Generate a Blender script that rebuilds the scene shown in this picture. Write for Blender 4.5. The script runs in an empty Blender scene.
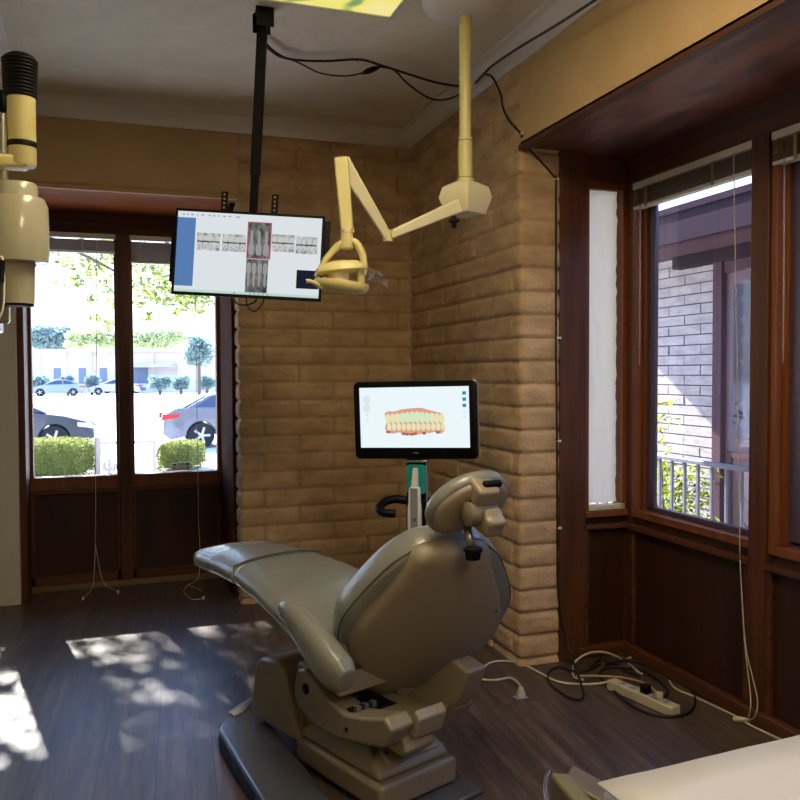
import bpy, bmesh, math, random
from mathutils import Vector, Matrix, noise
random.seed(7)
S = bpy.context.scene
COL = bpy.context.collection
PI = math.pi
# ------------------------------------------------------------------ camera
F_PX, YAW, PITCH, ROLL = 822.77, 19.067, -1.8726, -0.2594
CAM = Vector((-1.672, -4.6361, 1.2993))
_y, _a, _r = map(math.radians, (YAW, PITCH, ROLL))
FW = Vector((math.sin(_y)*math.cos(_a), math.cos(_y)*math.cos(_a), math.sin(_a)))
_R = Vector((math.cos(_y), -math.sin(_y), 0)); _U = _R.cross(FW)
RT = _R*math.cos(_r) + _U*math.sin(_r); UP = _U*math.cos(_r) - _R*math.sin(_r)
cd = bpy.data.cameras.new('camera'); cam = bpy.data.objects.new('camera', cd); COL.objects.link(cam)
cd.sensor_width = 36; cd.lens = F_PX*36/800; cd.clip_start = .02; cd.clip_end = 500
cam.matrix_world = Matrix(((RT.x, UP.x, -FW.x, CAM.x), (RT.y, UP.y, -FW.y, CAM.y), (RT.z, UP.z, -FW.z, CAM.z), (0, 0, 0, 1)))
S.camera = cam
def ray(u, v): return FW + RT*((u-400)/F_PX) + UP*((400-v)/F_PX)
def on(u, v, axis, val):                       # where a sight line meets a real plane of the room
    d = ray(u, v); return CAM + d*((val-CAM[axis])/d[axis])
def far(u, v, depth): return CAM + ray(u, v)*depth
# ------------------------------------------------------------------ materials
def lin(c): return tuple((x/12.92 if x <= .04045 else ((x+.055)/1.055)**2.4) for x in c)
def hexc(r, g, b): return lin((r/255, g/255, b/255))
MATS = {}
def mat(name, col, rough=.5, metal=0, var=0, vscale=(8, 8, 8), col2=None, bump=0, bscale=40, spec=.5, coat=0, sheen=0, trans=0, detail=4, emit=None, es=0):
    m = bpy.data.materials.new(name); m.use_nodes = True; nt = m.node_tree; b = nt.nodes['Principled BSDF']
    b.inputs['Base Color'].default_value = (*col, 1); b.inputs['Roughness'].default_value = rough; b.inputs['Metallic'].default_value = metal
    b.inputs['Specular IOR Level'].default_value = spec; b.inputs['Coat Weight'].default_value = coat
    b.inputs['Transmission Weight'].default_value = trans
    tc = nt.nodes.new('ShaderNodeTexCoord')
    if var or col2:
        mp = nt.nodes.new('ShaderNodeMapping'); mp.inputs['Scale'].default_value = vscale
        nt.links.new(tc.outputs['Object'], mp.inputs[0])
        n = nt.nodes.new('ShaderNodeTexNoise'); n.inputs['Scale'].default_value = 1; n.inputs['Detail'].default_value = detail
        n.inputs['Roughness'].default_value = .62
        nt.links.new(mp.outputs[0], n.inputs['Vector'])
        r = nt.nodes.new('ShaderNodeValToRGB'); r.color_ramp.elements[0].position = .32; r.color_ramp.elements[1].position = .68
        c2 = col2 or tuple(min(1, x*(1+var)) for x in col)
        c1 = col if col2 else tuple(x*(1-var) for x in col)
        r.color_ramp.elements[0].color = (*c1, 1); r.color_ramp.elements[1].color = (*c2, 1)
        nt.links.new(n.outputs['Fac'], r.inputs[0]); nt.links.new(r.outputs[0], b.inputs['Base Color'])
    if bump:
        n2 = nt.nodes.new('ShaderNodeTexNoise'); n2.inputs['Scale'].default_value = bscale; n2.inputs['Detail'].default_value = 3
        nt.links.new(tc.outputs['Object'], n2.inputs['Vector'])
        bp = nt.nodes.new('ShaderNodeBump'); bp.inputs['Strength'].default_value = bump; bp.inputs['Distance'].default_value = .01
        nt.links.new(n2.outputs['Fac'], bp.inputs['Height']); nt.links.new(bp.outputs[0], b.inputs['Normal'])
    if emit:
        b.inputs['Emission Color'].default_value = (*emit, 1); b.inputs['Emission Strength'].default_value = es
    MATS[name] = m; return m
def wood(name, c1, c2, sc, rough=.5, coat=0):
    m = mat(name, c1, rough, col2=c2, vscale=sc, bump=.08, bscale=30, coat=coat, detail=6, spec=.3); return m
W_DARK = wood('dark_stained_wood', hexc(58, 31, 15), hexc(92, 52, 26), (22, 22, 1.2))
W_DARKH = wood('dark_stained_wood_level', hexc(58, 31, 15), hexc(92, 52, 26), (1.2, 22, 22))
W_DARKY = wood('dark_stained_wood_long', hexc(58, 31, 15), hexc(92, 52, 26), (22, 1.2, 22))
W_PANEL = wood('dark_wood_panel', hexc(42, 23, 12), hexc(60, 33, 17), (14, 14, 1.0), .45)
W_WARM = wood('warm_wood_casing', hexc(92, 49, 23), hexc(124, 70, 34), (26, 26, 1.1))
W_MATTE = wood('matte_dark_wood', hexc(52, 27, 14), hexc(78, 42, 22), (22, 22, 1.2), .9); W_MATTE.node_tree.nodes['Principled BSDF'].inputs['Specular IOR Level'].default_value = .05
def swirl_wood():
    m = mat('plywood_soffit', hexc(80, 40, 26), .5)
    nt = m.node_tree; b = nt.nodes['Principled BSDF']; tc = nt.nodes['Texture Coordinate']
    mp = nt.nodes.new('ShaderNodeMapping'); mp.inputs['Scale'].default_value = (5, 1.6, 5); mp.inputs['Location'].default_value = (-1.2, 3.7, 0)
    nt.links.new(tc.outputs['Object'], mp.inputs[0])
    w = nt.nodes.new('ShaderNodeTexWave'); w.wave_type = 'RINGS'; w.inputs['Scale'].default_value = 2.2; w.inputs['Distortion'].default_value = 5; w.inputs['Detail'].default_value = 3
    nt.links.new(mp.outputs[0], w.inputs['Vector'])
    r = nt.nodes.new('ShaderNodeValToRGB'); r.color_ramp.elements[0].color = (*hexc(78, 38, 24), 1); r.color_ramp.elements[1].color = (*hexc(126, 72, 50), 1)
    nt.links.new(w.outputs['Fac'], r.inputs[0]); nt.links.new(r.outputs[0], b.inputs['Base Color'])
    return m
W_SOFFIT = swirl_wood()
W_SOFFIT_B = wood('orange_wood_soffit', hexc(120, 60, 24), hexc(150, 80, 36), (1.5, 20, 20), .6)
W_SOFFIT_B.node_tree.nodes['Principled BSDF'].inputs['Specular IOR Level'].default_value = .08
PLASTER_TAN = mat('tan_plaster', hexc(176, 146, 100), .75, var=.06, vscale=(3, 3, 3), bump=.25, bscale=35)
PLASTER_CEIL = mat('ceiling_plaster', hexc(222, 214, 194), .8, var=.06, vscale=(5, 5, 5), bump=.5, bscale=26)
PLASTER_WHITE = mat('offwhite_paint', hexc(178, 174, 150), .6, var=.03, bump=.1, bscale=30)
CROWN = mat('crown_paint', hexc(214, 208, 200), .55, var=.03)
BRICK = mat('slump_block', hexc(158, 130, 96), .9, col2=hexc(196, 166, 126), vscale=(5, 5, 12), bump=.5, bscale=60, spec=.2)
MORTAR = mat('mortar', hexc(156, 132, 100), .95, var=.1, vscale=(30, 30, 30))
BRICK_OUT = mat('exterior_block', hexc(160, 154, 158), 1, col2=hexc(190, 184, 186), vscale=(5, 5, 12), bump=.6, bscale=60, spec=0)
MORTAR_OUT = mat('exterior_mortar', hexc(104, 96, 104), .95)
def floor_mat():
    m = mat('plank_floor', (.1, .1, .1), .37)
    nt = m.node_tree; b = nt.nodes['Principled BSDF']; tc = nt.nodes['Texture Coordinate']
    rot = nt.nodes.new('ShaderNodeMapping'); rot.inputs['Rotation'].default_value = (0, 0, math.radians(-86)); rot.inputs['Location'].default_value = (.1, .05, 0)
    nt.links.new(tc.outputs['Object'], rot.inputs[0])
    br = nt.nodes.new('ShaderNodeTexBrick'); br.offset = .37; br.inputs['Scale'].default_value = 1
    br.inputs['Brick Width'].default_value = 1.22; br.inputs['Row Height'].default_value = .185; br.inputs['Mortar Size'].default_value = .0018
    br.inputs['Mortar Smooth'].default_value = .3
    br.inputs['Color1'].default_value = (.25, .25, .25, 1); br.inputs['Color2'].default_value = (.75, .75, .75, 1); br.inputs['Mortar'].default_value = (0, 0, 0, 1)
    nt.links.new(rot.outputs[0], br.inputs['Vector'])
    st = nt.nodes.new('ShaderNodeMapping'); st.inputs['Scale'].default_value = (1.6, 22, 1)
    nt.links.new(rot.outputs[0], st.inputs[0])
    n = nt.nodes.new('ShaderNodeTexNoise'); n.inputs['Scale'].default_value = 1.3; n.inputs['Detail'].default_value = 7; n.inputs['Roughness'].default_value = .65
    add = nt.nodes.new('ShaderNodeVectorMath'); add.operation = 'ADD'
    sc = nt.nodes.new('ShaderNodeVectorMath'); sc.operation = 'SCALE'; sc.inputs['Scale'].default_value = 9
    nt.links.new(br.outputs['Color'], sc.inputs[0]); nt.links.new(st.outputs[0], add.inputs[0]); nt.links.new(sc.outputs[0], add.inputs[1]); nt.links.new(add.outputs[0], n.inputs['Vector'])
    r = nt.nodes.new('ShaderNodeValToRGB'); e = r.color_ramp.elements
    e[0].position = .28; e[0].color = (*hexc(42, 33, 27), 1); e[1].position = .72; e[1].color = (*hexc(106, 88, 74), 1)
    mid = r.color_ramp.elements.new(.5); mid.color = (*hexc(74, 61, 52), 1)
    nt.links.new(n.outputs['Fac'], r.inputs[0])
    mx = nt.nodes.new('ShaderNodeMix'); mx.data_type = 'RGBA'; mx.blend_type = 'MIX'
    nt.links.new(br.outputs['Fac'], mx.inputs[0]); nt.links.new(r.outputs[0], mx.inputs[6]); mx.inputs[7].default_value = (*hexc(26, 21, 20), 1)
    nt.links.new(mx.outputs[2], b.inputs['Base Color'])
    bp = nt.nodes.new('ShaderNodeBump'); bp.inputs['Strength'].default_value = .12; bp.inputs['Distance'].default_value = .004
    nt.links.new(n.outputs['Fac'], bp.inputs['Height']); nt.links.new(bp.outputs[0], b.inputs['Normal'])
    return m
FLOORM = floor_mat()
def glass_mat(name, tint=(1, 1, 1), gl=.06):
    m = bpy.data.materials.new(name); m.use_nodes = True; nt = m.node_tree; nt.nodes.clear()
    o = nt.nodes.new('ShaderNodeOutputMaterial'); t = nt.nodes.new('ShaderNodeBsdfTransparent'); t.inputs[0].default_value = (*tint, 1)
    g = nt.nodes.new('ShaderNodeBsdfGlossy'); g.inputs['Roughness'].default_value = .02
    lw = nt.nodes.new('ShaderNodeLayerWeight'); lw.inputs['Blend'].default_value = .5
    pw = nt.nodes.new('ShaderNodeMath'); pw.operation = 'POWER'; pw.inputs[1].default_value = 4; nt.links.new(lw.outputs['Facing'], pw.inputs[0])
    f = nt.nodes.new('ShaderNodeMath'); f.operation = 'MULTIPLY_ADD'; f.inputs[1].default_value = .5; f.inputs[2].default_value = .02; nt.links.new(pw.outputs[0], f.inputs[0])
    x = nt.nodes.new('ShaderNodeMixShader'); nt.links.new(f.outputs[0], x.inputs[0]); nt.links.new(t.outputs[0], x.inputs[1]); nt.links.new(g.outputs[0], x.inputs[2]); nt.links.new(x.outputs[0], o.inputs[0])
    return m
GLASS = glass_mat('window_glass', (.96, .97, .98))
CLEAR = glass_mat('clear_plastic', (.9, .9, .9))
_n = CLEAR.node_tree; _d = _n.nodes.new('ShaderNodeBsdfDiffuse'); _d.inputs[0].default_value = (.9, .88, .84, 1); _t = _n.nodes.new('ShaderNodeMixShader'); _t.inputs[0].default_value = .14
_o = _n.nodes['Material Output']; _m = _o.inputs[0].links[0].from_socket; _n.links.new(_m, _t.inputs[1]); _n.links.new(_d.outputs[0], _t.inputs[2]); _n.links.new(_t.outputs[0], _o.inputs[0])
def shade_mat():
    m = bpy.data.materials.new('translucent_shade'); m.use_nodes = True; nt = m.node_tree; nt.nodes.clear()
    o = nt.nodes.new('ShaderNodeOutputMaterial'); d = nt.nodes.new('ShaderNodeBsdfDiffuse'); d.inputs[0].default_value = (.86, .82, .70, 1)
    t = nt.nodes.new('ShaderNodeBsdfTranslucent'); t.inputs[0].default_value = (.92, .88, .74, 1)
    x = nt.nodes.new('ShaderNodeMixShader'); x.inputs[0].default_value = .6
    nt.links.new(d.outputs[0], x.inputs[1]); nt.links.new(t.outputs[0], x.inputs[2]); nt.links.new(x.outputs[0], o.inputs[0])
    return m
SHADE = shade_mat()
def leaf_mat(name, c1, c2):
    m = bpy.data.materials.new(name); m.use_nodes = True; nt = m.node_tree; nt.nodes.clear()
    o = nt.nodes.new('ShaderNodeOutputMaterial'); d = nt.nodes.new('ShaderNodeBsdfDiffuse'); t = nt.nodes.new('ShaderNodeBsdfTranslucent')
    g = nt.nodes.new('ShaderNodeNewGeometry'); r = nt.nodes.new('ShaderNodeValToRGB')
    r.color_ramp.elements[0].color = (*c1, 1); r.color_ramp.elements[1].color = (*c2, 1)
    nt.links.new(g.outputs['Random Per Island'], r.inputs[0])
    x = nt.nodes.new('ShaderNodeMixShader'); x.inputs[0].default_value = .45
    nt.links.new(r.outputs[0], d.inputs[0]); nt.links.new(r.outputs[0], t.inputs[0])
    nt.links.new(d.outputs[0], x.inputs[1]); nt.links.new(t.outputs[0], x.inputs[2]); nt.links.new(x.outputs[0], o.inputs[0])
    return m
LEAF = leaf_mat('leaf_green', hexc(74, 110, 70), hexc(170, 176, 84))
LEAF_HEDGE = leaf_mat('hedge_green', hexc(96, 112, 56), hexc(172, 174, 104))
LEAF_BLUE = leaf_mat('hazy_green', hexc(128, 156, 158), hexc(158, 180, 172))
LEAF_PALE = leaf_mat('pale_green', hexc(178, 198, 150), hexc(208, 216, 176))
LEAF_VINE = leaf_mat('vine_green', hexc(58, 96, 40), hexc(190, 200, 60))
def emit(name, col, s=1.0):
    m = bpy.data.materials.new(name); m.use_nodes = True; nt = m.node_tree; nt.nodes.clear()
    o = nt.nodes.new('ShaderNodeOutputMaterial'); e = nt.nodes.new('ShaderNodeEmission'); e.inputs[0].default_value = (*col, 1); e.inputs[1].default_value = s*.66
    nt.links.new(e.outputs[0], o.inputs[0]); return m
BLACK = mat('black_plastic', hexc(5, 5, 6), .5, spec=.2)
BLACKM = mat('black_metal', hexc(7, 7, 8), .5, spec=.2)
CABLE = mat('black_cable', hexc(14, 13, 14), .5)
WHITECORD = mat('offwhite_cord', hexc(178, 168, 140), .5)
CREAM = mat('aged_cream_plastic', hexc(194, 184, 124), .4, var=.02)
CREAM2 = mat('pale_cream_plastic', hexc(208, 200, 164), .35, var=.02)
CREAMG = mat('cream_enamel', hexc(164, 161, 136), .22, var=.02, coat=.3)
VINYL = mat('grey_vinyl', hexc(118, 120, 112), .3, var=.03, vscale=(12, 12, 12), bump=.18, bscale=55, coat=.2)
SHELL = mat('beige_shell', hexc(138, 125, 105), .42, var=.02)
SHELL2 = mat('shaded_base_cover', hexc(120, 109, 88), .38, var=.02)  # shell beige darkened for the weaker light low on the chair
SEAM = mat('seam_thread', hexc(70, 72, 66), .6)
STEEL = mat('brushed_steel', hexc(150, 150, 150), .3, metal=.9)
GREYPAD = mat('grey_platform', hexc(82, 84, 88), .24, var=.03, metal=.3, coat=.3)
WHITE = mat('white_plastic', hexc(214, 212, 206), .35)
PAPER = mat('white_paper_cover', hexc(184, 182, 178), .35)
TEAL = mat('teal_plastic', hexc(16, 132, 132), .4)
GREYP = mat('grey_plastic', hexc(132, 132, 130), .45)
BLIND = mat('blind_slats', hexc(140, 118, 90), .7, spec=.15)
BLINDR = mat('blind_rail', hexc(206, 200, 186), .45)
CORD = mat('blind_cord', hexc(186, 176, 156), .7)
FRAMEM = mat('violet_sheen_frame', hexc(78, 66, 84), .35, metal=.2)  # violet of the reflected sky mixed into the dark metal colour
ALUM = mat('aluminium_track', hexc(170, 160, 150), .4, metal=.3)
OLIVE = mat('olive_padding', hexc(96, 90, 52), .5)
# ------------------------------------------------------------------ mesh helpers
class MB:
    def __init__(s): s.v = []; s.f = []
    def add(s, vs, fs):
        k = len(s.v); s.v += [Vector(v) for v in vs]; s.f += [tuple(i+k for i in f) for f in fs]; return s
    def box(s, a, b, M=None):
        x0, y0, z0 = a; x1, y1, z1 = b
        vs = [Vector(p) for p in ((x0, y0, z0), (x1, y0, z0), (x1, y1, z0), (x0, y1, z0), (x0, y0, z1), (x1, y0, z1), (x1, y1, z1), (x0, y1, z1))]
        if M: vs = [M @ v for v in vs]
        return s.add(vs, [(0, 3, 2, 1), (4, 5, 6, 7), (0, 1, 5, 4), (1, 2, 6, 5), (2, 3, 7, 6), (3, 0, 4, 7)])
    def loft(s, rings, cap=True, closed=True):
        n = len(rings[0]); vs = [p for r in rings for p in r]; fs = []
        for i in range(len(rings)-1):
            for j in range(n if closed else n-1):
                k = (j+1) % n; fs.append((i*n+j, i*n+k, (i+1)*n+k, (i+1)*n+j))
        if cap: fs.append(tuple(reversed(range(n)))); fs.append(tuple((len(rings)-1)*n+j for j in range(n)))
        return s.add(vs, fs)
    def prism(s, poly, o, ax, ay, az, h):        # poly in (ax, ay), extruded along az by h
        o, ax, ay, az = map(Vector, (o, ax, ay, az))
        r0 = [o+ax*p[0]+ay*p[1] for p in poly]; return s.loft([r0, [p+az*h for p in r0]])
    def lathe(s, prof, o=(0, 0, 0), M=None, n=28):
        rings = []
        for r, z in prof:
            ring = []
            for j in range(n):
                a = 2*PI*j/n; p = Vector((r*math.cos(a), r*math.sin(a), z))
                if M: p = M @ p
                ring.append(p+Vector(o))
            rings.append(ring)
        return s.loft(rings)
    def tube(s, pts, r, n=8, taper=None, flat=1.0):
        pts = [Vector(p) for p in pts]; rings = []; ref = None
        for i, p in enumerate(pts):
            t = (pts[min(i+1, len(pts)-1)]-pts[max(i-1, 0)]).normalized()
            if ref is None: ref = t.orthogonal().normalized()
            ref = (ref-t*ref.dot(t)).normalized(); b = t.cross(ref)
            rr = r if taper is None else taper[i]
            rings.append([p+(ref*math.cos(2*PI*j/n)+b*math.sin(2*PI*j/n)*flat)*rr for j in range(n)])
        return s.loft(rings)
    def ob(s, name, m, parent=None, smooth=None, bevel=0, seg=2, sub=0):
        me = bpy.data.meshes.new(name); me.from_pydata([tuple(v) for v in s.v], [], s.f); me.update()
        bm = bmesh.new(); bm.from_mesh(me); bmesh.ops.recalc_face_normals(bm, faces=bm.faces); bm.to_mesh(me); bm.free()
        for mm in (m if isinstance(m, (list, tuple)) else [m]): me.materials.append(mm)
        o = bpy.data.objects.new(name, me); COL.objects.link(o)
        if parent: o.parent = parent
        if bevel:
            b = o.modifiers.new('bevel', 'BEVEL'); b.width = bevel; b.segments = seg; b.limit_method = 'ANGLE'; b.angle_limit = math.radians(40)
        if sub:
            b = o.modifiers.new('sub', 'SUBSURF'); b.levels = b.render_levels = sub
        if smooth is not None or bevel or sub:
            me.polygons.foreach_set('use_smooth', [True]*len(me.polygons))
            if smooth != 'all' and not sub: me.set_sharp_from_angle(angle=math.radians(smooth or 40))
        return o
def box(name, a, b, m, parent=None, bevel=0): return MB().box(a, b).ob(name, m, parent, bevel=bevel)
def spline(pts, k=6):
    pts = [Vector(p) for p in pts]; out = []
    for i in range(len(pts)-1):
        p0 = pts[max(i-1, 0)]; p1 = pts[i]; p2 = pts[i+1]; p3 = pts[min(i+2, len(pts)-1)]
        for j in range(k):
            t = j/k
            out.append(.5*((2*p1)+(p2-p0)*t+(2*p0-5*p1+4*p2-p3)*t*t+(3*p1-p0-3*p2+p3)*t**3))
    out.append(pts[-1]); return out
def cspline(pts, k=6):                          # closed 2-D outline
    n = len(pts); out = []
    for i in range(n):
        p = [Vector((*pts[(i+d) % n], 0)) for d in (-1, 0, 1, 2)]
        for j in range(k):
            t = j/k; q = .5*((2*p[1])+(p[2]-p[0])*t+(2*p[0]-5*p[1]+4*p[2]-p[3])*t*t+(3*p[1]-p[0]-3*p[2]+p[3])*t**3); out.append((q.x, q.y))
    return out
def empty(name, loc, label=None, cat=None, group=None, rz=0):
    o = bpy.data.objects.new(name, None); COL.objects.link(o); o.location = loc; o.rotation_euler.z = rz; o.empty_display_size = .1
    if label: tag(o, label, cat, group)
    return o
def tag(o, label, cat, group=None, kind=None):
    o['label'] = label; o['category'] = cat
    if group: o['group'] = group
    if kind: o['kind'] = kind
    return o
def struct(o): o['kind'] = 'structure'; return o
def M3(c, x, y, z): return Matrix(((x[0], y[0], z[0], c[0]), (x[1], y[1], z[1], c[1]), (x[2], y[2], z[2], c[2]), (0, 0, 0, 1)))
# ------------------------------------------------------------------ room dimensions
H = 2.72; SOF = 2.275; BX = .55; BY = -1.40; RX = -1.01; RY = .70; LX = -2.17; YB = -6.5
# floor / ceiling
struct(box('floor', (-3.5, YB, -.12), (.9, .95, 0), FLOORM))
struct(box('ceiling', (-3.5, YB, H), (.25, .25, H+.15), PLASTER_CEIL))
# block walls built course by course from relief
def block_wall(name, path, z0, z1, phase, m, endl=False):
    # path: list of (x, y, nx, ny, s) samples
    c = .1016; zo = .03; L = .4064
    nz = int((z1-z0)/.0068); vs = []; fs = []; jt = []; n = len(path)
    for k in range(nz+1):
        z = z0+(z1-z0)*k/nz; q = (z-zo)/c; ci = math.floor(q); t = q-ci
        for (x, y, nx, ny, s) in path:
            ss = (s+phase)/L+(.5 if ci % 2 else 0); bi = math.floor(ss); fs_ = (ss-bi)*L
            rnd = noise.noise((bi*3.1+7, ci*5.3+1, phase*9+2)); rnd2 = noise.noise((bi*1.7+3, ci*2.9+4, phase*5+8))
            tt = t-.06*rnd2*math.sin(fs_/L*PI*2)*.6
            bulge = .0125*max(0, 1-abs(2*(tt-.46))**4.5) if 0 < tt < 1 else 0
            ed = min(fs_, L-fs_)
            b = bulge*max(0, min(1, (ed-.004)/.016))**.6 if not endl or s < endl else bulge
            if min(t, 1-t)*c < .005: b = 0
            nn = noise.noise((x*14+rnd*9, y*14, z*22))*.0022+noise.noise((x*45, y*45, z*60))*.001
            b = b+(nn*(1 if b > .003 else .35))+rnd*.0025*(b > .002)
            vs.append((x+nx*b, y+ny*b, z)); jt.append(min(t, 1-t)*c < .0045 or (ed < .0062 and (not endl or s < endl)))
    for k in range(nz):
        for i in range(n-1):
            fs.append((k*n+i, k*n+i+1, (k+1)*n+i+1, (k+1)*n+i))
    mb = MB(); mb.add(vs, fs); o = mb.ob(name, [m, MORTAR], smooth='all')
    o.data.polygons.foreach_set('material_index', [1 if sum(jt[i] for i in q.vertices) >= 3 else 0 for q in o.data.polygons]); return struct(o)
def seg(ax, ay, bx, by, nx, ny, s0, step=.0065):
    L = math.hypot(bx-ax, by-ay); n = max(2, int(L/step)); return [(ax+(bx-ax)*i/n, ay+(by-ay)*i/n, nx, ny, s0+L*i/n) for i in range(n+1)]
bi = .008
# back wall: block area with rounded end at the window recess (ends turn into the recess)
p = seg(.02, bi, RX+.012, bi, 0, -1, 0)
for a in (20, 40, 60, 80): p.append((RX+.012-.012*math.sin(math.radians(a)), bi+.012-.012*math.cos(math.radians(a)), -math.sin(math.radians(a)), -math.cos(math.radians(a)), 1.005))
p += seg(RX, bi+.014, RX, .14, -1, 0, 1.01)
wb = block_wall('wall_back', p, 0, H, .11, BRICK, endl=.99)
MB().box((RX+.02, .02, 0), (.25, .3, H)).box((RX+.02, .13, 0), (0.0, RY+.1, H)).ob('wall_core', PLASTER_TAN, wb)
# right wall: block area, outside corner, return at the bay
p = seg(bi, .02, bi, BY+.012, -1, 0, 0)
for a in (22, 45, 68): p.append((bi+.012-.012*math.cos(math.radians(a)), BY+.012-.012*math.sin(math.radians(a)), -math.cos(math.radians(a)), -math.sin(math.radians(a)), 1.395))
p += seg(bi+.014, BY, .19, BY, 0, -1, 1.41)
wr = block_wall('wall_right', p, 0, H, .27, BRICK, endl=1.38)
MB().box((.02, BY+.02, 0), (.25, .3, H)).ob('wall_core', PLASTER_TAN, wr)
struct(MB().tube([(.001+.003*noise.noise((0, 0, k*.9)), .001+.003*noise.noise((5, 0, k*.9)), H*k/60) for k in range(61)], .0145, 10).ob('trim_30', BRICK, smooth='all'))
# plaster headers
struct(box('wall_back_header', (-3.5, .0, SOF), (RX-.001, .25, H), PLASTER_TAN))
struct(box('wall_right_header', (0, YB, SOF), (.25, BY-.001, H), PLASTER_TAN))
# left wall (solid part beside the camera, header over the alcove)
struct(MB().box((LX-.12, -1.9, SOF), (LX, 0, H)).box((LX-.12, YB, 0), (LX, -1.9, H)).ob('wall_left', PLASTER_WHITE))
struct(MB().box((-3.5, -1.9, 0), (-3.38, .9, SOF+.02)).box((-3.5, -2.0, 0), (LX-.12, -1.9, SOF+.02)).ob('wall_alcove', PLASTER_WHITE))
struct(box('ceiling_alcove', (-3.5, -2.0, SOF+.02), (LX-.12, 0, SOF+.1), PLASTER_CEIL))
struct(box('wall_front', (LX-.12, YB-.12, 0), (.9, YB, H), PLASTER_TAN))
# crown moulding
def crown(name, a, b, inward):
    prof = [(0, -.092), (.012, -.092), (.016, -.07), (.03, -.05), (.052, -.034), (.06, -.022), (.078, -.016), (.092, -.012), (.092, 0), (0, 0)]
    a = Vector(a); b = Vector(b); i = Vector(inward); d = (b-a).normalized()
    mb = MB(); ra = [a+i*x+Vector((0, 0, z))+d*x for x, z in prof]; rb = [b+i*x+Vector((0, 0, z))-d*x for x, z in prof]
    return struct(mb.loft([ra, rb]).ob(name, CROWN, smooth=50))
crown('trim_1', (LX, 0, H), (0, 0, H), (0, -1, 0)); crown('trim_2', (0, YB, H), (0, 0, H), (-1, 0, 0)); crown('trim_3', (LX, YB, H), (LX, 0, H), (1, 0, 0))
# ---- back window recess
struct(box('trim_4', (-3.4, .0, SOF), (RX+.01, RY+.12, SOF+.02), W_SOFFIT_B)).location.z = -.001
struct(box('trim_5', (-3.4, -.012, SOF-.012), (RX+.012, .012, SOF+.012), PLASTER_TAN))     # lip below header
struct(MB().box((RX-.03, .14, 0), (RX+.03, RY+.06, SOF-.002)).ob('trim_6', W_MATTE, bevel=.002))              # right return lining
struct(box('trim_7', (-2.315, .42, 0), (-2.195, RY+.1, SOF-.002), PLASTER_WHITE, bevel=.004))                          # white post
struct(box('trim_8', (-2.195, .47, 0), (-2.16, RY+.1, SOF-.003), W_DARK, bevel=.003))
struct(box('trim_9', (-2.335, .47, 0), (-2.315, RY+.1, SOF-.003), W_DARK, bevel=.003))
struct(box('trim_10', (-3.38, RY-.01, 2.15), (RX-.031, RY+.08, SOF-.003), W_DARKH, bevel=.003))     # head
def back_window(idx, x0, x1, full=True):
    w = empty('window_%d' % idx, ((x0+x1)/2, RY, 0)); struct(w)
    loc = lambda o: (setattr(o, 'parent', w), setattr(o, 'matrix_parent_inverse', Matrix.Translation(-w.location)))[0]
    fr = MB()
    fr.box((x0, RY-.01, .60), (x1, RY+.08, .682)).box((x0, RY, .682), (x0+.018, RY+.07, 2.15)).box((x1-.018, RY, .682), (x1, RY+.07, 2.15)).box((x0, RY, 2.13), (x1, RY+.07, 2.15))
    loc(fr.ob('window_frame', W_WARM, bevel=.002))
    loc(MB().box((x0-.005, RY-.035, .583), (x1+.005, RY+.02, .606)).box((x0, RY-.02, .04), (x0+.022, RY, .583)).box((x1-.022, RY-.02, .04), (x1, RY, .583)).box((x0, RY-.02, .035), (x1, RY, .09)).ob('panel_moulding', W_DARKH, bevel=.003))
    loc(box('lower_panel', (x0, RY-.002, 0), (x1, RY+.08, .60), W_PANEL))
    loc(box('glass_pane', (x0+.018, RY+.035, .682), (x1-.018, RY+.039, 2.13), GLASS))
    return w
back_window(1, -2.16, -1.655); back_window(2, -1.583, -1.045); back_window(3, -3.36, -2.337)
struct(box('trim_11', (-1.655, RY-.03, 0), (-1.583, RY+.08, 2.15), W_DARK, bevel=.003))
struct(box('trim_12', (-1.047, RY-.005, .04), (RX-.03, RY+.08, 2.15), W_WARM, bevel=.002))
struct(box('baseboard_back', (-2.16, RY-.035, 0), (RX-.03, RY-.002, .035), wood('pale_base', hexc(90, 70, 48), hexc(116, 92, 66), (1, 20, 20)), bevel=.003))
# outside skin of the back wall
# ---- bay
struct(box('trim_13', (.0, YB, SOF-.001), (BX+.12, BY, SOF+.02), W_SOFFIT))
struct(box('trim_31', (.20, BY-.005, SOF-.004), (BX+.14, BY+.14, SOF+.03), W_DARKH))
struct(box('trim_14', (-.006, YB, SOF-.012), (.03, BY, SOF+.008), W_DARKY, bevel=.002))
struct(box('trim_15', (.19, BY-.015, 0), (.30, BY+.1, SOF-.002), W_DARK, bevel=.003))       # casing beside block return
struct(box('trim_16', (.30, BY-.005, 0), (.332, BY+.1, SOF-.002), W_DARK, bevel=.002))
struct(box('trim_17', (.332, BY, 2.155), (BX+.08, BY+.09, SOF-.002), W_DARKH, bevel=.002))
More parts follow.
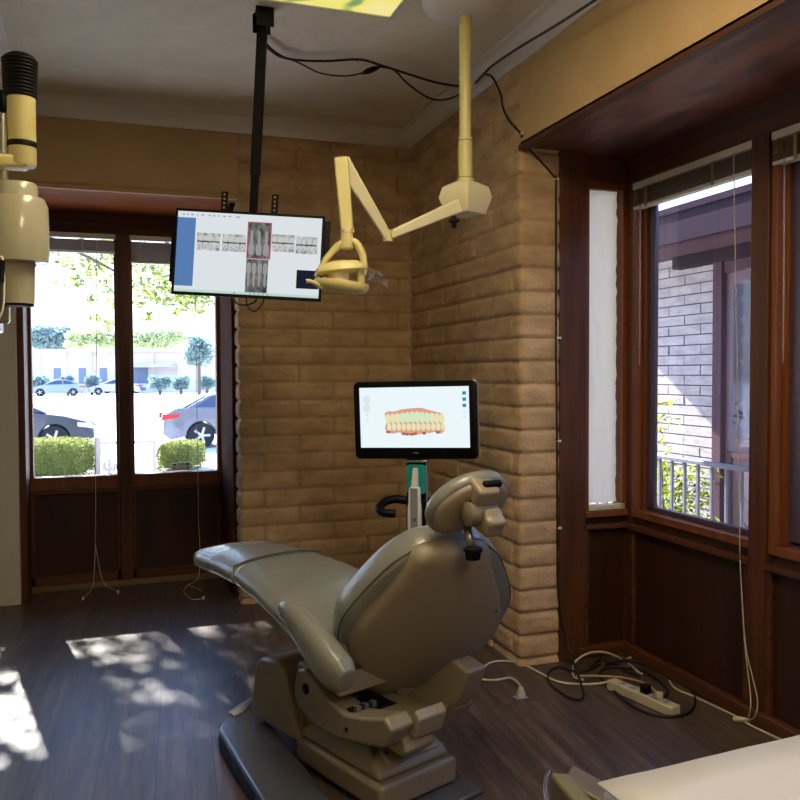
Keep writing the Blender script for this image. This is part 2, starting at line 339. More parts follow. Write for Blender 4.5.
# side window (narrow)
w = empty('window_4', (.44, BY, 0)); struct(w)
def pl(o, w): o.parent = w; o.matrix_parent_inverse = Matrix.Translation(-w.location); return o
pl(MB().box((.332, BY, .665), (.352, BY+.08, 2.155)).box((.528, BY, .665), (.555, BY+.08, 2.155)).box((.352, BY, 2.125), (.528, BY+.08, 2.155)).box((.332, BY-.012, .64), (.555, BY+.08, .668)).ob('window_frame', W_WARM, bevel=.002), w)
pl(box('glass_pane', (.352, BY+.06, .668), (.528, BY+.064, 2.125), GLASS), w)
pl(box('lower_panel', (.332, BY+.02, 0), (.56, BY+.08, .64), W_PANEL), w)
pl(MB().box((.325, BY-.018, .585), (.562, BY+.02, .605)).box((.332, BY-.005, .05), (.352, BY+.02, .585)).ob('panel_moulding', W_DARKH, bevel=.003), w)
struct(box('baseboard_side', (.30, BY-.02, 0), (.555, BY+.02, .05), W_DARKH, bevel=.003))
# outer bay windows
def bay_window(idx, y0, y1):                  # y0 > y1
    w = empty('window_%d' % idx, (BX, (y0+y1)/2, 0)); struct(w)
    x = BX
    pl(MB().box((x, y1, .64), (x+.09, y0, .672)).box((x, y0-.03, .672), (x+.09, y0, 2.15)).box((x, y1, .672), (x+.09, y1+.013, 2.15)).box((x, y1, 2.13), (x+.09, y0, 2.15)).ob('window_frame', W_WARM, bevel=.002), w)
    pl(MB().box((x+.03, y0-.052, .672), (x+.06, y0-.03, 2.13)).ob('track', W_WARM, bevel=.002), w)
    pl(MB().box((x+.045, y0-.105, .68), (x+.062, y0-.05, 2.13)).box((x+.045, y1+.013, .672), (x+.062, y1+.022, 2.13)).box((x+.045, y1+.014, .672), (x+.075, y0-.06, .695)).box((x+.045, y1+.014, 2.11), (x+.075, y0-.06, 2.13)).ob('sash', FRAMEM, bevel=.002), w)
    pl(box('glass_pane', (x+.052, y1+.02, .69), (x+.056, y0-.09, 2.12), GLASS), w)
    pl(box('lower_panel', (x+.012, y1, 0), (x+.09, y0, .64), W_PANEL), w)
    pl(MB().box((x-.022, y1-.006, .583), (x+.02, y0, .605)).box((x-.008, y0-.022, .05), (x+.012, y0, .583)).box((x-.008, y1, .05), (x+.012, y1+.025, .583)).ob('panel_moulding', W_DARKY, bevel=.003), w)
    return w
bay_window(5, BY-.042, -2.188); bay_window(6, -2.275, -3.1); bay_window(7, -3.21, -4.1)
for k, (a, b) in enumerate([(BY, BY-.042), (-2.188, -2.275), (-3.1, -3.21)]):
    struct(box('trim_%d' % (18+k), (BX-.012 if k else BX+.001, b, 0), (BX+.09, a if k else BY+.1, 2.15), W_DARK, bevel=.003))
struct(box('trim_21', (BX-.01, -4.1, 2.15), (BX+.1, BY, SOF-.002), W_DARKY, bevel=.003))
struct(MB().box((BX-.028, -4.1, 0), (BX+.01, BY-.001, .055)).ob('baseboard_right', W_DARKY, bevel=.008))
struct(box('wall_bay', (BX, YB, 0), (BX+.12, -4.1, SOF), W_PANEL))
# roof overhangs outside
struct(MB().box((-4.5, .85, 2.42), (.6, 2.0, 2.6)).box((.75, -6.5, 2.62), (1.0, 2.0, 2.74)).box((.25,-6.5,2.75),(1.0,2.0,2.9)).box((-4.5,.26,2.75),(1.0,2.0,2.9)).ob('trim_22', mat('eave_paint', hexc(96, 84, 88), .7)))
# ------------------------------------------------------------------ lights on the ceiling
def art_mat(name, st):
    m = bpy.data.materials.new(name); m.use_nodes = True; nt = m.node_tree; nt.nodes.clear()
    o = nt.nodes.new('ShaderNodeOutputMaterial'); e = nt.nodes.new('ShaderNodeEmission'); e.inputs[1].default_value = st
    tc = nt.nodes.new('ShaderNodeTexCoord'); n = nt.nodes.new('ShaderNodeTexNoise'); n.inputs['Scale'].default_value = 6; n.inputs['Detail'].default_value = 1
    r = nt.nodes.new('ShaderNodeValToRGB'); r.color_ramp.interpolation = 'EASE'; el = r.color_ramp.elements
    el[0].position = .38; el[0].color = (*hexc(126, 158, 104), 1); el[1].position = .62; el[1].color = (*hexc(240, 226, 150), 1)
    k = el.new(.47); k.color = (*hexc(236, 226, 118), 1)
    nt.links.new(tc.outputs['Object'], n.inputs['Vector']); nt.links.new(n.outputs['Fac'], r.inputs[0]); nt.links.new(r.outputs[0], e.inputs[0]); nt.links.new(e.outputs[0], o.inputs[0])
    return m
ARTM = art_mat('botanical_diffuser', .62)
cor = on(392, 17, 2, H)
cl = empty('ceiling_light', (cor.x-.3, cor.y-.6, H), 'recessed ceiling light panel with a yellow and green leaf film diffuser', 'ceiling light')
MB().box((-.30, -.60, -.012), (.30, -.585, -.001)).box((-.30, .585, -.012), (.30, .60, -.001)).box((-.30, -.585, -.012), (-.285, .585, -.001)).box((.285, -.585, -.012), (.30, .585, -.001)).ob('light_frame', CROWN, cl, bevel=.002)
MB().box((-.285, -.585, -.006), (.285, .585, -.002)).ob('diffuser', ARTM, cl)
WARML = emit('warm_diffuser', (1, .82, .56), 19)
fx = empty('ceiling_light', (-1.0, -2.9, H), 'warm lit ceiling light panel above the room between the camera and the chair', 'ceiling light')
MB().box((-.30, -.60, -.012), (.30, -.585, -.001)).box((-.30, .585, -.012), (.30, .60, -.001)).box((-.30, -.585, -.012), (-.285, .585, -.001)).box((.285, -.585, -.012), (.30, .585, -.001)).ob('light_frame', CROWN, fx)
MB().box((-.285, -.585, -.006), (.285, .585, -.002)).ob('diffuser', WARML, fx)
fx2 = empty('ceiling_light', (-.75, -5.4, H), 'warm lit ceiling light panel at the back of the room behind the camera', 'ceiling light')
for ch in fx.children: c_ = ch.copy(); COL.objects.link(c_); c_.parent = fx2
# ------------------------------------------------------------------ dental chair
CH = Vector((-1.241, -1.293, 0)); CA = math.radians(21)
chair = empty('dental_chair', CH, 'reclined dental chair in grey vinyl with beige shell back, armrests and headrest', 'dental chair', rz=CA)
def ring_pad(outline, rings, M, k=5):         # outline: 2-D; rings: (inset, height); insets follow the outline's own normal
    pts = cspline(outline, k); n = len(pts); cx = sum(p[0] for p in pts)/n; cy = sum(p[1] for p in pts)/n
    out = []
    for ins, h in rings:
        ring = []
        for i, (x, y) in enumerate(pts):
            a = pts[i-1]; b = pts[(i+1) % n]; tx, ty = b[0]-a[0], b[1]-a[1]; l = math.hypot(tx, ty) or 1; nx, ny = ty/l, -tx/l
            if nx*(x-cx)+ny*(y-cy) < 0: nx, ny = -nx, -ny
            if ins < .04: q = (x-nx*ins, y-ny*ins)
            else:
                f = max(.02, 1-ins/ (0.5*min(max(p[0] for p in pts)-min(p[0] for p in pts), max(p[1] for p in pts)-min(p[1] for p in pts)))); q = (cx+(x-cx)*f, cy+(y-cy)*f)
            ring.append(M @ Vector((q[0], q[1], h)))
        out.append(ring)
    return out
XC = .02
def interp(tab, y):
    for (a, b) in zip(tab, tab[1:]):
        if a[0] <= y <= b[0]:
            t = (y-a[0])/(b[0]-a[0]); t = t*t*(3-2*t)*.35+t*.65
            return [a[i]+(b[i]-a[i])*t for i in range(1, len(a))]
    return list(tab[0][1:]) if y < tab[0][0] else list(tab[-1][1:])
# seat and leg cushion: y, half width, top z, thickness
TAB = [(-.97, .235, .462, .07), (-.95, .25, .492, .09), (-.8, .245, .538, .09), (-.65, .235, .580, .09), (-.5, .215, .602, .088), (-.33, .195, .615, .085), (-.15, .18, .616, .085), (.0, .165, .604, .078), (.05, .158, .596, .07), (.075, .145, .588, .055), (.09, .12, .578, .03), (.094, .09, .570, .012)]
def cushion(y0, y1, name, endgap=.006):
    n = int((y1-y0)/.012); rings = []
    for i in range(n+1):
        y = y0+(y1-y0)*i/n; w, z, th = interp(TAB, y)
        d = min(y-y0 if y0 > -.9 else 1, y1-y if y1 < .09 else 1); sh = .004*max(0, 1-d/.010)**2
        w -= sh; z -= sh; th -= 2*sh; r = min(th*.5, w*.5); ring = []
        for j in range(28):
            a = 2*PI*j/28; c, s = math.cos(a), math.sin(a)
            e = .32
            x = w*abs(c)**e*(1 if c > 0 else -1); zz = z-th/2+th/2*abs(s)**.62*(1 if s > 0 else -1)
            crownz = .010*(1-(x/w)**2) if s > 0 else 0
            skew = .0
            ring.append((XC+x, y+skew*x, zz+crownz-.012*(abs(x)/w)**3*(s > 0)))
        rings.append(ring)
    return MB().loft(rings).ob(name, VINYL, chair, smooth='all')
seat = cushion(-.97, -.333, 'seat'); leg = cushion(-.331, .094, 'leg_cushion')
# piping under the leg cushion and a welt across
def welt(y, par, r=.0035):
    w, z, th = interp(TAB, y)
    pts = [(XC+x, y, z+.003-.012*(abs(x)/w)**3+.010*(1-(x/w)**2)) for x in [w*(-.97+1.94*i/16) for i in range(17)]]
    MB().tube(pts, r, 6).ob('seam', SEAM, par, smooth='all')
welt(-.332, seat)
# clear protective cover over the toe end
def toe_cover():
    rings = []
    n = 14
    for i in range(n+1):
        y = -.13+.226*i/n; w, z, th = interp(TAB, y); w += .003; th += .006; ring = []
        for j in range(36):
            a = 2*PI*j/36; c, s = math.cos(a), math.sin(a)
            x = w*abs(c)**.32*(1 if c > 0 else -1); zz = z-th/2+.003+th/2*abs(s)**.62*(1 if s > 0 else -1)+noise.noise((x*22, y*22, j*.2))*.0025+(.010*(1-min(1, abs(x/w))**2) if s > 0 else 0)
            ring.append((XC+x, y, zz))
        rings.append(ring)
    o = MB().loft(rings, cap=False).ob('toe_cover', CLEAR, leg, smooth='all'); o['label'] = 'clear plastic sleeve over the toe end'
toe_cover()
# seat underside pan
MB().loft([[(XC+sx*w*.86, y, z-th+.006+dz) for sx, dz in ((-1, 0), (1, 0), (.85, -.05 if y > -.9 else -.09), (-.85, -.05 if y > -.9 else -.09))] for y in [-.96, -.92, -.85, -.7] for w, z, th in [interp(TAB, y)]]).ob('seat_pan', SHELL, chair, bevel=.008)
# armrests
def armrest(s):
    x = XC+s*.262
    path = [(x-s*.012, -.755, .560), (x, -.80, .566), (x+s*.004, -.87, .548), (x+s*.008, -.95, .515), (x+s*.01, -1.03, .475), (x+s*.008, -1.09, .448), (x+s*.004, -1.125, .435)]
    hw = [.014, .028, .035, .041, .044, .042, .026]; hh = [.014, .030, .044, .054, .060, .056, .034]
    P = spline(path, 5); rings = []
    for i, q in enumerate(P):
        t = i/(len(P)-1)*(len(hw)-1); k = min(int(t), len(hw)-2); f = t-k; a = hw[k]*(1-f)+hw[k+1]*f; b = hh[k]*(1-f)+hh[k+1]*f
        d = (P[min(i+1, len(P)-1)]-P[max(i-1, 0)]).normalized(); side = Vector((1, 0, 0)); up = side.cross(d); up = up if up.z > 0 else -up
        rings.append([q+side*a*abs(math.cos(u))**.7*(1 if math.cos(u) > 0 else -1)+up*b*abs(math.sin(u))**.8*(1 if math.sin(u) > 0 else -1) for u in [2*PI*j/20 for j in range(20)]])
    o = MB().loft(rings).ob('armrest', VINYL, chair, smooth='all', sub=1)
    MB().tube([q+Vector((s*.034, 0, -.012)) for q in P[4:-4]], .003, 6).ob('seam', SEAM, o, smooth='all')
    return o
armrest(-1); armrest(1)
# backrest frame of reference
phi = math.radians(35); psi = math.radians(-19); RZ = Matrix.Rotation(psi, 3, 'Z')
XB = RZ @ Vector((1, 0, 0)); UPB = RZ @ Vector((0, -math.sin(phi), math.cos(phi))); NB = RZ @ Vector((0, -math.cos(phi), -math.sin(phi)))
pv = Vector((.02, -1.15, 0)); OB = pv+RZ @ (Vector((.068, -.985, .44))-pv)
MBK = M3(OB, XB, UPB, NB)      # +z of this frame = rear side
CW = Matrix.Translation(CH) @ Matrix.Rotation(CA, 4, 'Z'); CI = CW.inverted()
def lx(u, v, x):               # point of the chair's own x plane on a sight line
    o = CI @ CAM; d = (CI.to_3x3() @ ray(u, v)); return o+d*((x-o.x)/d.x)
half = [(.03, -.12), (.13, -.115), (.205, -.07), (.262, .01), (.284, .09), (.280, .17), (.248, .25), (.205, .33), (.16, .392), (.10, .436), (.03, .448)]
ol = half+[(-x, s) for x, s in reversed(half)]
rings = ring_pad(ol, [(.16, .012), (.05, .012), (.012, .010), (.002, -.004), (0, -.028), (.003, -.070), (.014, -.092), (.035, -.104), (.09, -.112), (.2, -.114)], MBK)
back = MB().loft(rings).ob('backrest', VINYL, chair, smooth='all')
MB().tube([v for v in rings[3]]+[rings[3][0]], .003, 6).ob('seam', SEAM, back, smooth='all')
halfp = [(.04, -.216), (.10, -.212), (.138, -.195), (.168, -.155), (.222, -.045), (.248, .02), (.257, .07), (.253, .115), (.228, .19), (.185, .28), (.15, .355), (.132, .40), (.112, .435), (.07, .452), (.0, .455)]
op = [(x, s*(1.0)) for x, s in halfp]+[(-x, s) for x, s in reversed(halfp[:-1])]
ringp = ring_pad(op, [(0, -.012), (0, .012), (.004, .026), (.012, .038), (.028, .046), (.055, .052), (.10, .057), (.16, .060), (.21, .062)], MBK, 6)
shell = MB().loft(ringp).ob('back_shell', SHELL, chair, smooth='all')
def screw(x, s, h, par, M=MBK, r=.0065):
    MB().lathe([(r*1.9, -.002), (r*1.9, .001), (r*1.3, .0012), (r, .0005), (r, .002), (r*.5, .003)], M=M @ Matrix.Translation((x, s, h)), n=16).ob('screw', BLACKM, par, smooth=40)
for x, s, h in ((-.195, .12, .0450), (.20, .165, .0445), (-.085, .375, .0475), (.085, .385, .0470)): screw(x, s, h, shell)
# headrest
ph2 = math.radians(33); RH = Matrix.Rotation(math.radians(-12), 3, 'Z'); X2 = RH @ Vector((1, 0, 0)); U2 = RH @ Vector((0, -math.sin(ph2), math.cos(ph2))); N2 = RH @ Vector((0, -math.cos(ph2), -math.sin(ph2)))
roll = math.radians(-24); X3 = X2*math.cos(roll)-U2*math.sin(roll); U3 = U2*math.cos(roll)+X2*math.sin(roll)
MH = M3(Vector((XC+.030, -1.305, .928)), X3, U3, N2)
oh = [(.130*math.cos(t_)*(1-.10*math.sin(t_)), .095*abs(math.sin(t_))**.85*(1 if math.sin(t_) > 0 else -1)) for t_ in [2*PI*i/16 for i in range(16)]]
rh = ring_pad(oh, [(.09, .012), (.03, .012), (.006, .008), (0, -.008), (.004, -.026), (.018, -.040), (.05, -.048), (.1, -.050)], MH)
head = MB().loft(rh).ob('headrest', VINYL, chair, smooth='all')
oh2 = [(x*.90, y*.88) for x, y in oh]
rh2 = ring_pad(oh2, [(0, .004), (.001, .016), (.008, .024), (.03, .028), (.08, .030)], MH)
MB().loft(rh2).ob('headrest_shell', SHELL, head, smooth='all')
def Mrot(loc, M=MH): return M @ Matrix.Translation(loc)
yz = Matrix.Rotation(PI/2, 4, 'Y')
def at_head(q, h=None): return M3(q, X2, U2, N2)
hc = lx(480, 513, .045); bc = lx(487, 494, .05); kc = lx(490, 522, .055)
MB().box((-.042, -.030, -.07), (.030, .026, .022), at_head(bc)).ob('bracket', SHELL, head, bevel=.012, seg=4)
MB().lathe([(.026, -.050), (.034, -.044), (.034, .044), (.026, .050)], M=at_head(hc) @ yz, n=28).ob('hinge', SHELL2, head, smooth=40)
MB().box((-.02, -.02, -.06), (.03, .02, .0), at_head(hc)).ob('hinge_block', SHELL, head, bevel=.01)
lob = []
for z, k in ((-.028, .8), (-.020, 1), (.020, 1), (.030, .82)):
    lob.append([at_head(kc) @ yz @ Vector((k*(.037+.004*math.cos(5*a))*math.cos(a), k*(.037+.004*math.cos(5*a))*math.sin(a), z)) for a in [2*PI*j/50 for j in range(50)]])
MB().loft(lob).ob('clamp_knob', SHELL, head, smooth=50)
kt = lx(492, 484, .06); MB().box((-.03, -.008, -.008), (.03, .010, .010), at_head(kt)).ob('catch', BLACK, head, bevel=.005)
# headrest bar and its black sleeve into the back shell
MB().tube([lx(467, 524, .03), lx(469, 537, .025), lx(472, 549, .02)], .0115, 12).ob('headrest_bar', STEEL, chair, smooth='all')
sl = MB(); c0 = lx(473, 549, .022)
for j in range(7):
    a = 2*PI*j/7; sl.box((-.008, -.010, -.006), (.008, .010, .006), Matrix.Translation(c0+Vector((.018*math.cos(a), .018*math.sin(a), -.002))) @ Matrix.Rotation(a, 4, 'Z'))
sl.lathe([(.02, -.03), (.024, .0), (.016, .008)], o=c0, n=14)
sl.ob('bar_sleeve', BLACK, chair, bevel=.002)
# under-seat carriage: left and right cheek plates, rear yoke
cheek = [(-.70, .305), (-.715, .335), (-.76, .345), (-.86, .29), (-.97, .268), (-1.06, .285), (-1.165, .318), (-1.20, .29), (-1.16, .228), (-1.08, .205), (-.93, .178), (-.81, .178), (-.71, .205), (-.69, .25)]
def plate(x0, x1, poly, name, m, par=chair, bv=.01): return MB().prism(poly, (x0, 0, 0), (0, 1, 0), (0, 0, 1), (1, 0, 0), x1-x0).ob(name, m, par, bevel=bv, seg=3)
cl_ = plate(-.150, -.06, cheek, 'carriage_cover', SHELL2)
MB().lathe([(.017, 0), (.017, .004), (.012, .006)], M=Matrix.Translation((-.150, -.765, .285)) @ Matrix.Rotation(-PI/2, 4, 'Y'), n=20).ob('pivot_cap', BLACKM, cl_, smooth=40)
MB().lathe([(.006, 0), (.006, .003)], M=Matrix.Translation((-.150, -.985, .225)) @ Matrix.Rotation(-PI/2, 4, 'Y'), n=12).ob('screw', BLACKM, cl_)
plate(.09, .18, cheek, 'carriage_cover', SHELL2)
box('carriage_core', (-.07, -1.13, .20), (.10, -.75, .255), SHELL2, chair, .008)
# slanted arm carrying the back
plate(.085, .165, [(-.98, .20), (-1.08, .19), (-1.16, .245), (-1.235, .335), (-1.27, .42), (-1.20, .44), (-1.10, .36), (-1.0, .28)], 'back_arm', SHELL2)
plate(-.11, .09, [(-.98, .27), (-1.10, .268), (-1.185, .30), (-1.17, .26), (-1.10, .24), (-.98, .24)], 'back_hinge', SHELL2, bv=.006)
# rear pocket and release block
yk = plate(-.06, .05, [(-1.14, .235), (-1.195, .24), (-1.215, .30), (-1.195, .325), (-1.18, .30), (-1.17, .262), (-1.14, .255)], 'rear_pocket', SHELL, bv=.005)
plate(-.085, .03, [(-1.08, .190), (-1.16, .180), (-1.185, .205), (-1.17, .245), (-1.10, .25)], 'release_block', SHELL, bv=.008)
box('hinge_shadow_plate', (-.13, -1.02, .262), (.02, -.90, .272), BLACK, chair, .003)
sm = MB()
for k in range(3): sm.box((-.12+.03*k, -1.0, .270), (-.105+.03*k, -.98, .290))
sm.ob('rack', STEEL, chair, bevel=.002)
# lift-arm cover at the left front
MB().prism([(-.40, .12), (-.435, .275), (-.47, .305), (-.585, .325), (-.63, .30), (-.665, .20), (-.715, .095), (-.665, .082), (-.52, .084), (-.42, .095)], (-.150, 0, 0), (0, 1, 0), (0, 0, 1), (1, 0, 0), .27).ob('lift_arm_cover', SHELL2, chair, bevel=.016, seg=4)
plate(-.10, .12, [(-.60, .18), (-.64, .33), (-.80, .33), (-.80, .12), (-.62, .1)], 'lift_arm', SHELL2)
# plinth: floor plate, skirt, upper deck, rear cover
box('floor_plate', (-.12, -1.22, 0.0), (.20, -.72, .016), GREYPAD, chair, .006)
MB().prism([(-.140, -1.135), (.170, -1.135), (.170, -.68), (-.140, -.68)], (0, 0, .018), (1, 0, 0), (0, 1, 0), (0, 0, 1), .080).ob('plinth', SHELL2, chair, bevel=.016, seg=4)
r0 = [(-.130, -1.115, .1), (.160, -1.115, .1), (.160, -.69, .1), (-.130, -.69, .1)]
r1 = [(-.125, -1.10, .125), (.155, -1.10, .125), (.155, -.70, .125), (-.125, -.70, .125)]
r2 = [(-.095, -1.02, .175), (.125, -1.02, .175), (.125, -.74, .175), (-.095, -.74, .175)]
box('plinth_front', (.04, -.69, 0), (.16, -.2, .12), SHELL2, chair, .012)
deck = MB().loft([r0, r1, r2]).ob('plinth_deck', SHELL2, chair, bevel=.014, seg=4)
A = Vector((-.085, -1.098, .131)); B = Vector((.125, -1.098, .131)); Cc = Vector((.105, -1.023, .177)); D = Vector((-.07, -1.023, .177)); nn = (B-A).cross(Cc-A).normalized()
rc = MB().loft([[A-nn*.004, B-nn*.004, Cc-nn*.004, D-nn*.004], [A+nn*.004, B+nn*.004, Cc+nn*.004, D+nn*.004]]).ob('rear_cover', SHELL, chair, bevel=.003)
for t in (.08, .92):
    q = A.lerp(B, t)*.55+D.lerp(Cc, t)*.45; MB().lathe([(.0055, .003), (.0055, .0065), (.003, .007)], M=M3(q, (B-A).normalized(), nn.cross((B-A).normalized()), nn), n=14).ob('screw', BLACKM, rc, smooth=40)
mid = A.lerp(B, .5)*.32+D.lerp(Cc, .5)*.68
MB().tube([mid+nn*.0045+(B-A).normalized()*.07*math.cos(a)+(D-A).normalized()*(.025-.05*math.sin(a)) for a in [PI*i/20 for i in range(21)]], .0016, 5).ob('moulded_arc', SHELL2, rc, smooth='all')
# ------------------------------------------------------------------ grey platform left of the chair
fp0 = on(217, 728, 2, .07); fp1 = on(251, 699, 2, .07)
plat = empty('foot_platform', (fp0.x, fp0.y, 0), 'long low grey platform with bright rounded edges beside the dental chair base', 'platform')
d = Vector((on(262, 800, 2, .07)-fp0)[:2]).normalized(); d3 = Vector((d.x, d.y, 0)); e3 = Vector((-d.y, d.x, 0)); e3 = e3 if e3.x > 0 else -e3
wd_ = (fp1-fp0).dot(e3)
fwdoff = (fp1-fp0).dot(-d3)
o0 = Vector((0, 0, 0)); q1 = e3*wd_-d3*fwdoff
poly = [o0+d3*.02, o0-d3*fwdoff*.0+Vector((0, 0, 0))+e3*.01-d3*.015, q1-e3*.03, q1, q1+d3*.05, q1+d3*(.75+fwdoff), d3*.75]
MB().loft([[p+Vector((0, 0, z)) for p in poly] for z in (.0, .052)]).ob('platform_body', BLACKM, plat, bevel=.012, seg=4)
MB().loft([[Vector((p.x, p.y, z)) for p in poly] for z in (.052, .074)]).ob('platform_top', GREYPAD, plat, bevel=.013, seg=5)
pc = [[on(u, v, 2, z)-plat.location for u, v, z in r_] for r_ in (((228, 712, .0765), (238, 705, .0775), (251, 697, .0765)), ((231, 713, .079), (240, 709, .080), (252, 700, .078)), ((234, 716, .0775), (243, 712, .0775), (252, 702, .0765)))]
po = MB().loft(pc, cap=False, closed=False).ob('paper_edge', PAPER, plat, smooth='all'); so_ = po.modifiers.new('s', 'SOLIDIFY'); so_.thickness = .0012
po['label'] = 'white paper over the far end'
# ------------------------------------------------------------------ wall monitor hung from ceiling
Rm = Matrix.Rotation(math.radians(-16.9), 4, 'Z') @ Matrix.Rotation(math.radians(-4), 4, 'X') @ Matrix.Rotation(math.radians(3.1), 4, 'Y')
TVC = Vector((-1.156, -1.278, 1.779)); MT = Matrix.Translation(TVC) @ Rm
tv = empty('ceiling_monitor', TVC, 'black flat monitor on a ceiling pole showing grey dental x-rays', 'monitor'); tv.rotation_mode = 'QUATERNION'; tv.rotation_quaternion = Rm.to_quaternion()
W2, H2 = .300, .174
MB().box((-W2, 0, -H2), (W2, .012, H2)).box((-.19, .012, -.12), (.19, .045, .13)).ob('monitor_body', BLACK, tv, bevel=.003)
MB().box((-W2, -.006, -H2), (W2, 0, -H2+.012)).box((-W2, -.006, H2-.010), (W2, 0, H2)).box((-W2, -.006, -H2), (-W2+.010, 0, H2)).box((W2-.010, -.006, -H2), (W2, 0, H2)).ob('bezel', BLACK, tv, bevel=.002)
SCR = emit('screen_white', hexc(214, 220, 224), .95)
scr = box('screen', (-W2+.010, -.003, -H2+.012), (W2-.010, -.001, H2-.010), SCR, tv)
sw, sh = W2-.010, H2-.011
def spx(x, y): return (-sw+2*sw*x, sh-2*sh*y)      # 0..1 from the top-left of the screen
def srect(name, x0, y0, x1, y1, m, par=scr, dep=-.0036):
    a = spx(x0, y0); b = spx(x1, y1); return box(name, (a[0], dep, b[1]), (b[0], dep+.0008, a[1]), m, par)
srect('side_bar', .0, .075, .125, .925, emit('screen_blue', hexc(86, 124, 176), .9))
ICO = emit('screen_grey', hexc(150, 156, 164), .9)
tb = MB()
for k, (x, wq) in enumerate([(.03, .02), (.06, .015), (.09, .02), (.13, .01), (.16, .02), (.21, .015), (.24, .02), (.275, .012), (.31, .02), (.35, .02), (.40, .03)]):
    a = spx(x, .035); tb.box((a[0], -.0036, a[1]-.003), (a[0]+wq*.5, -.003, a[1]+.002))
tb.ob('toolbar_icons', ICO, scr)
def xray(name, seed, vert=False):
    m = bpy.data.materials.new(name); m.use_nodes = True; nt = m.node_tree; nt.nodes.clear()
    o = nt.nodes.new('ShaderNodeOutputMaterial'); e = nt.nodes.new('ShaderNodeEmission'); e.inputs[1].default_value = .9
    tc = nt.nodes.new('ShaderNodeTexCoord'); mp = nt.nodes.new('ShaderNodeMapping'); mp.inputs['Location'].default_value = (seed, 0, seed*.3); mp.inputs['Scale'].default_value = (60, 1, 26) if not vert else (50, 1, 22)
    nt.links.new(tc.outputs['Object'], mp.inputs[0]); n = nt.nodes.new('ShaderNodeTexNoise'); n.inputs['Scale'].default_value = 1; n.inputs['Detail'].default_value = 2
    nt.links.new(mp.outputs[0], n.inputs['Vector']); r = nt.nodes.new('ShaderNodeValToRGB'); el = r.color_ramp.elements
    lo, hi = ((90, 180) if not vert else (36, 110)); el[0].position = .3; el[0].color = (*hexc(lo, lo, lo), 1); el[1].position = .7; el[1].color = (*hexc(hi, hi, hi), 1)
    nt.links.new(n.outputs['Fac'], r.inputs[0]); nt.links.new(r.outputs[0], e.inputs[0]); nt.links.new(e.outputs[0], o.inputs[0]); return m
TOO = emit('xray_tooth', hexc(196, 198, 198), .9); TOOD = emit('xray_tooth_dim', hexc(150, 150, 150), .9); GAP = emit('xray_gap', hexc(40, 42, 44), .9)
def ell(mb, cx, cy, rx, ry, dep, n=14, sq=.7):
    pts = []
    for j in range(n):
        a = 2*PI*j/n; c, s = math.cos(a), math.sin(a); pts.append((cx+rx*abs(c)**sq*(1 if c > 0 else -1), dep, cy+ry*abs(s)**sq*(1 if s > 0 else -1)))
    return mb.loft([pts, [(p[0], p[1]-.0004, p[2]) for p in pts]])
def bitewing(x0, x1, y0, y1, seed):
    im = srect('xray_image', x0, y0, x1, y1, xray('xray_%d' % seed, seed))
    a = spx(x0, y0); b = spx(x1, y1); mb = MB(); g = MB(); n = 4; wq = (b[0]-a[0])/n; mz = (a[1]+b[1])/2
    for k in range(n):
        for s in (1, -1): ell(mb, a[0]+wq*(k+.5), mz+s*.0135, wq*.44, .0105, -.0042)
    mb.ob('tooth_shapes', TOO, im)
    g.box((a[0]+.004, -.0050, mz-.0022), (b[0]-.003, -.0046, mz+.0016))
    for k in range(n): g.box((a[0]+wq*(k+.45), -.0052, mz-.020), (a[0]+wq*(k+.55), -.0048, mz-.014))
    g.ob('bite_gap', GAP, im)
bitewing(.14, .30, .255, .470, 1); bitewing(.315, .478, .255, .470, 2); bitewing(.655, .815, .225, .440, 3); bitewing(.825, .975, .235, .450, 4)
def periap(x0, x1, y0, y1, seed, up):
    im = srect('xray_image', x0, y0, x1, y1, xray('xray_v%d' % seed, seed*3.7, True)); a = spx(x0, y0); b = spx(x1, y1); mb = MB(); n = 3 if up else 4; wq = (b[0]-a[0])/n; hh = a[1]-b[1]
    for k in range(n):
        cx = a[0]+wq*(k+.5); cz = b[1]+hh*(.24 if up else .72)
        ell(mb, cx, cz, wq*.42, hh*.17, -.0042); ell(mb, cx, cz+(hh*.28 if up else -hh*.30), wq*.2, hh*.26, -.0044)
    mb.ob('tooth_shapes', TOOD, im)
RED = emit('screen_red', hexc(190, 80, 100), .9)
srect('selection_frame', .485, .085, .652, .545, RED, dep=-.0034)
periap(.492, .645, .095, .535, 5, True); periap(.488, .640, .55, .965, 6, False)
srect('dark_tile', .84, .655, .995, .885, emit('screen_dark', hexc(28, 32, 46), .9))
srect('task_bar', .0, .965, 1, 1, emit('screen_mint', hexc(188, 214, 206), .9))
ICM = emit('screen_icon', hexc(60, 90, 110), .9)
for x in (.41, .52, .55, .58, .61, .64): a = spx(x, .983); MB().box((a[0], -.0042, a[1]-.002), (a[0]+.006, -.0037, a[1]+.002)).ob('task_icon', ICM, scr)
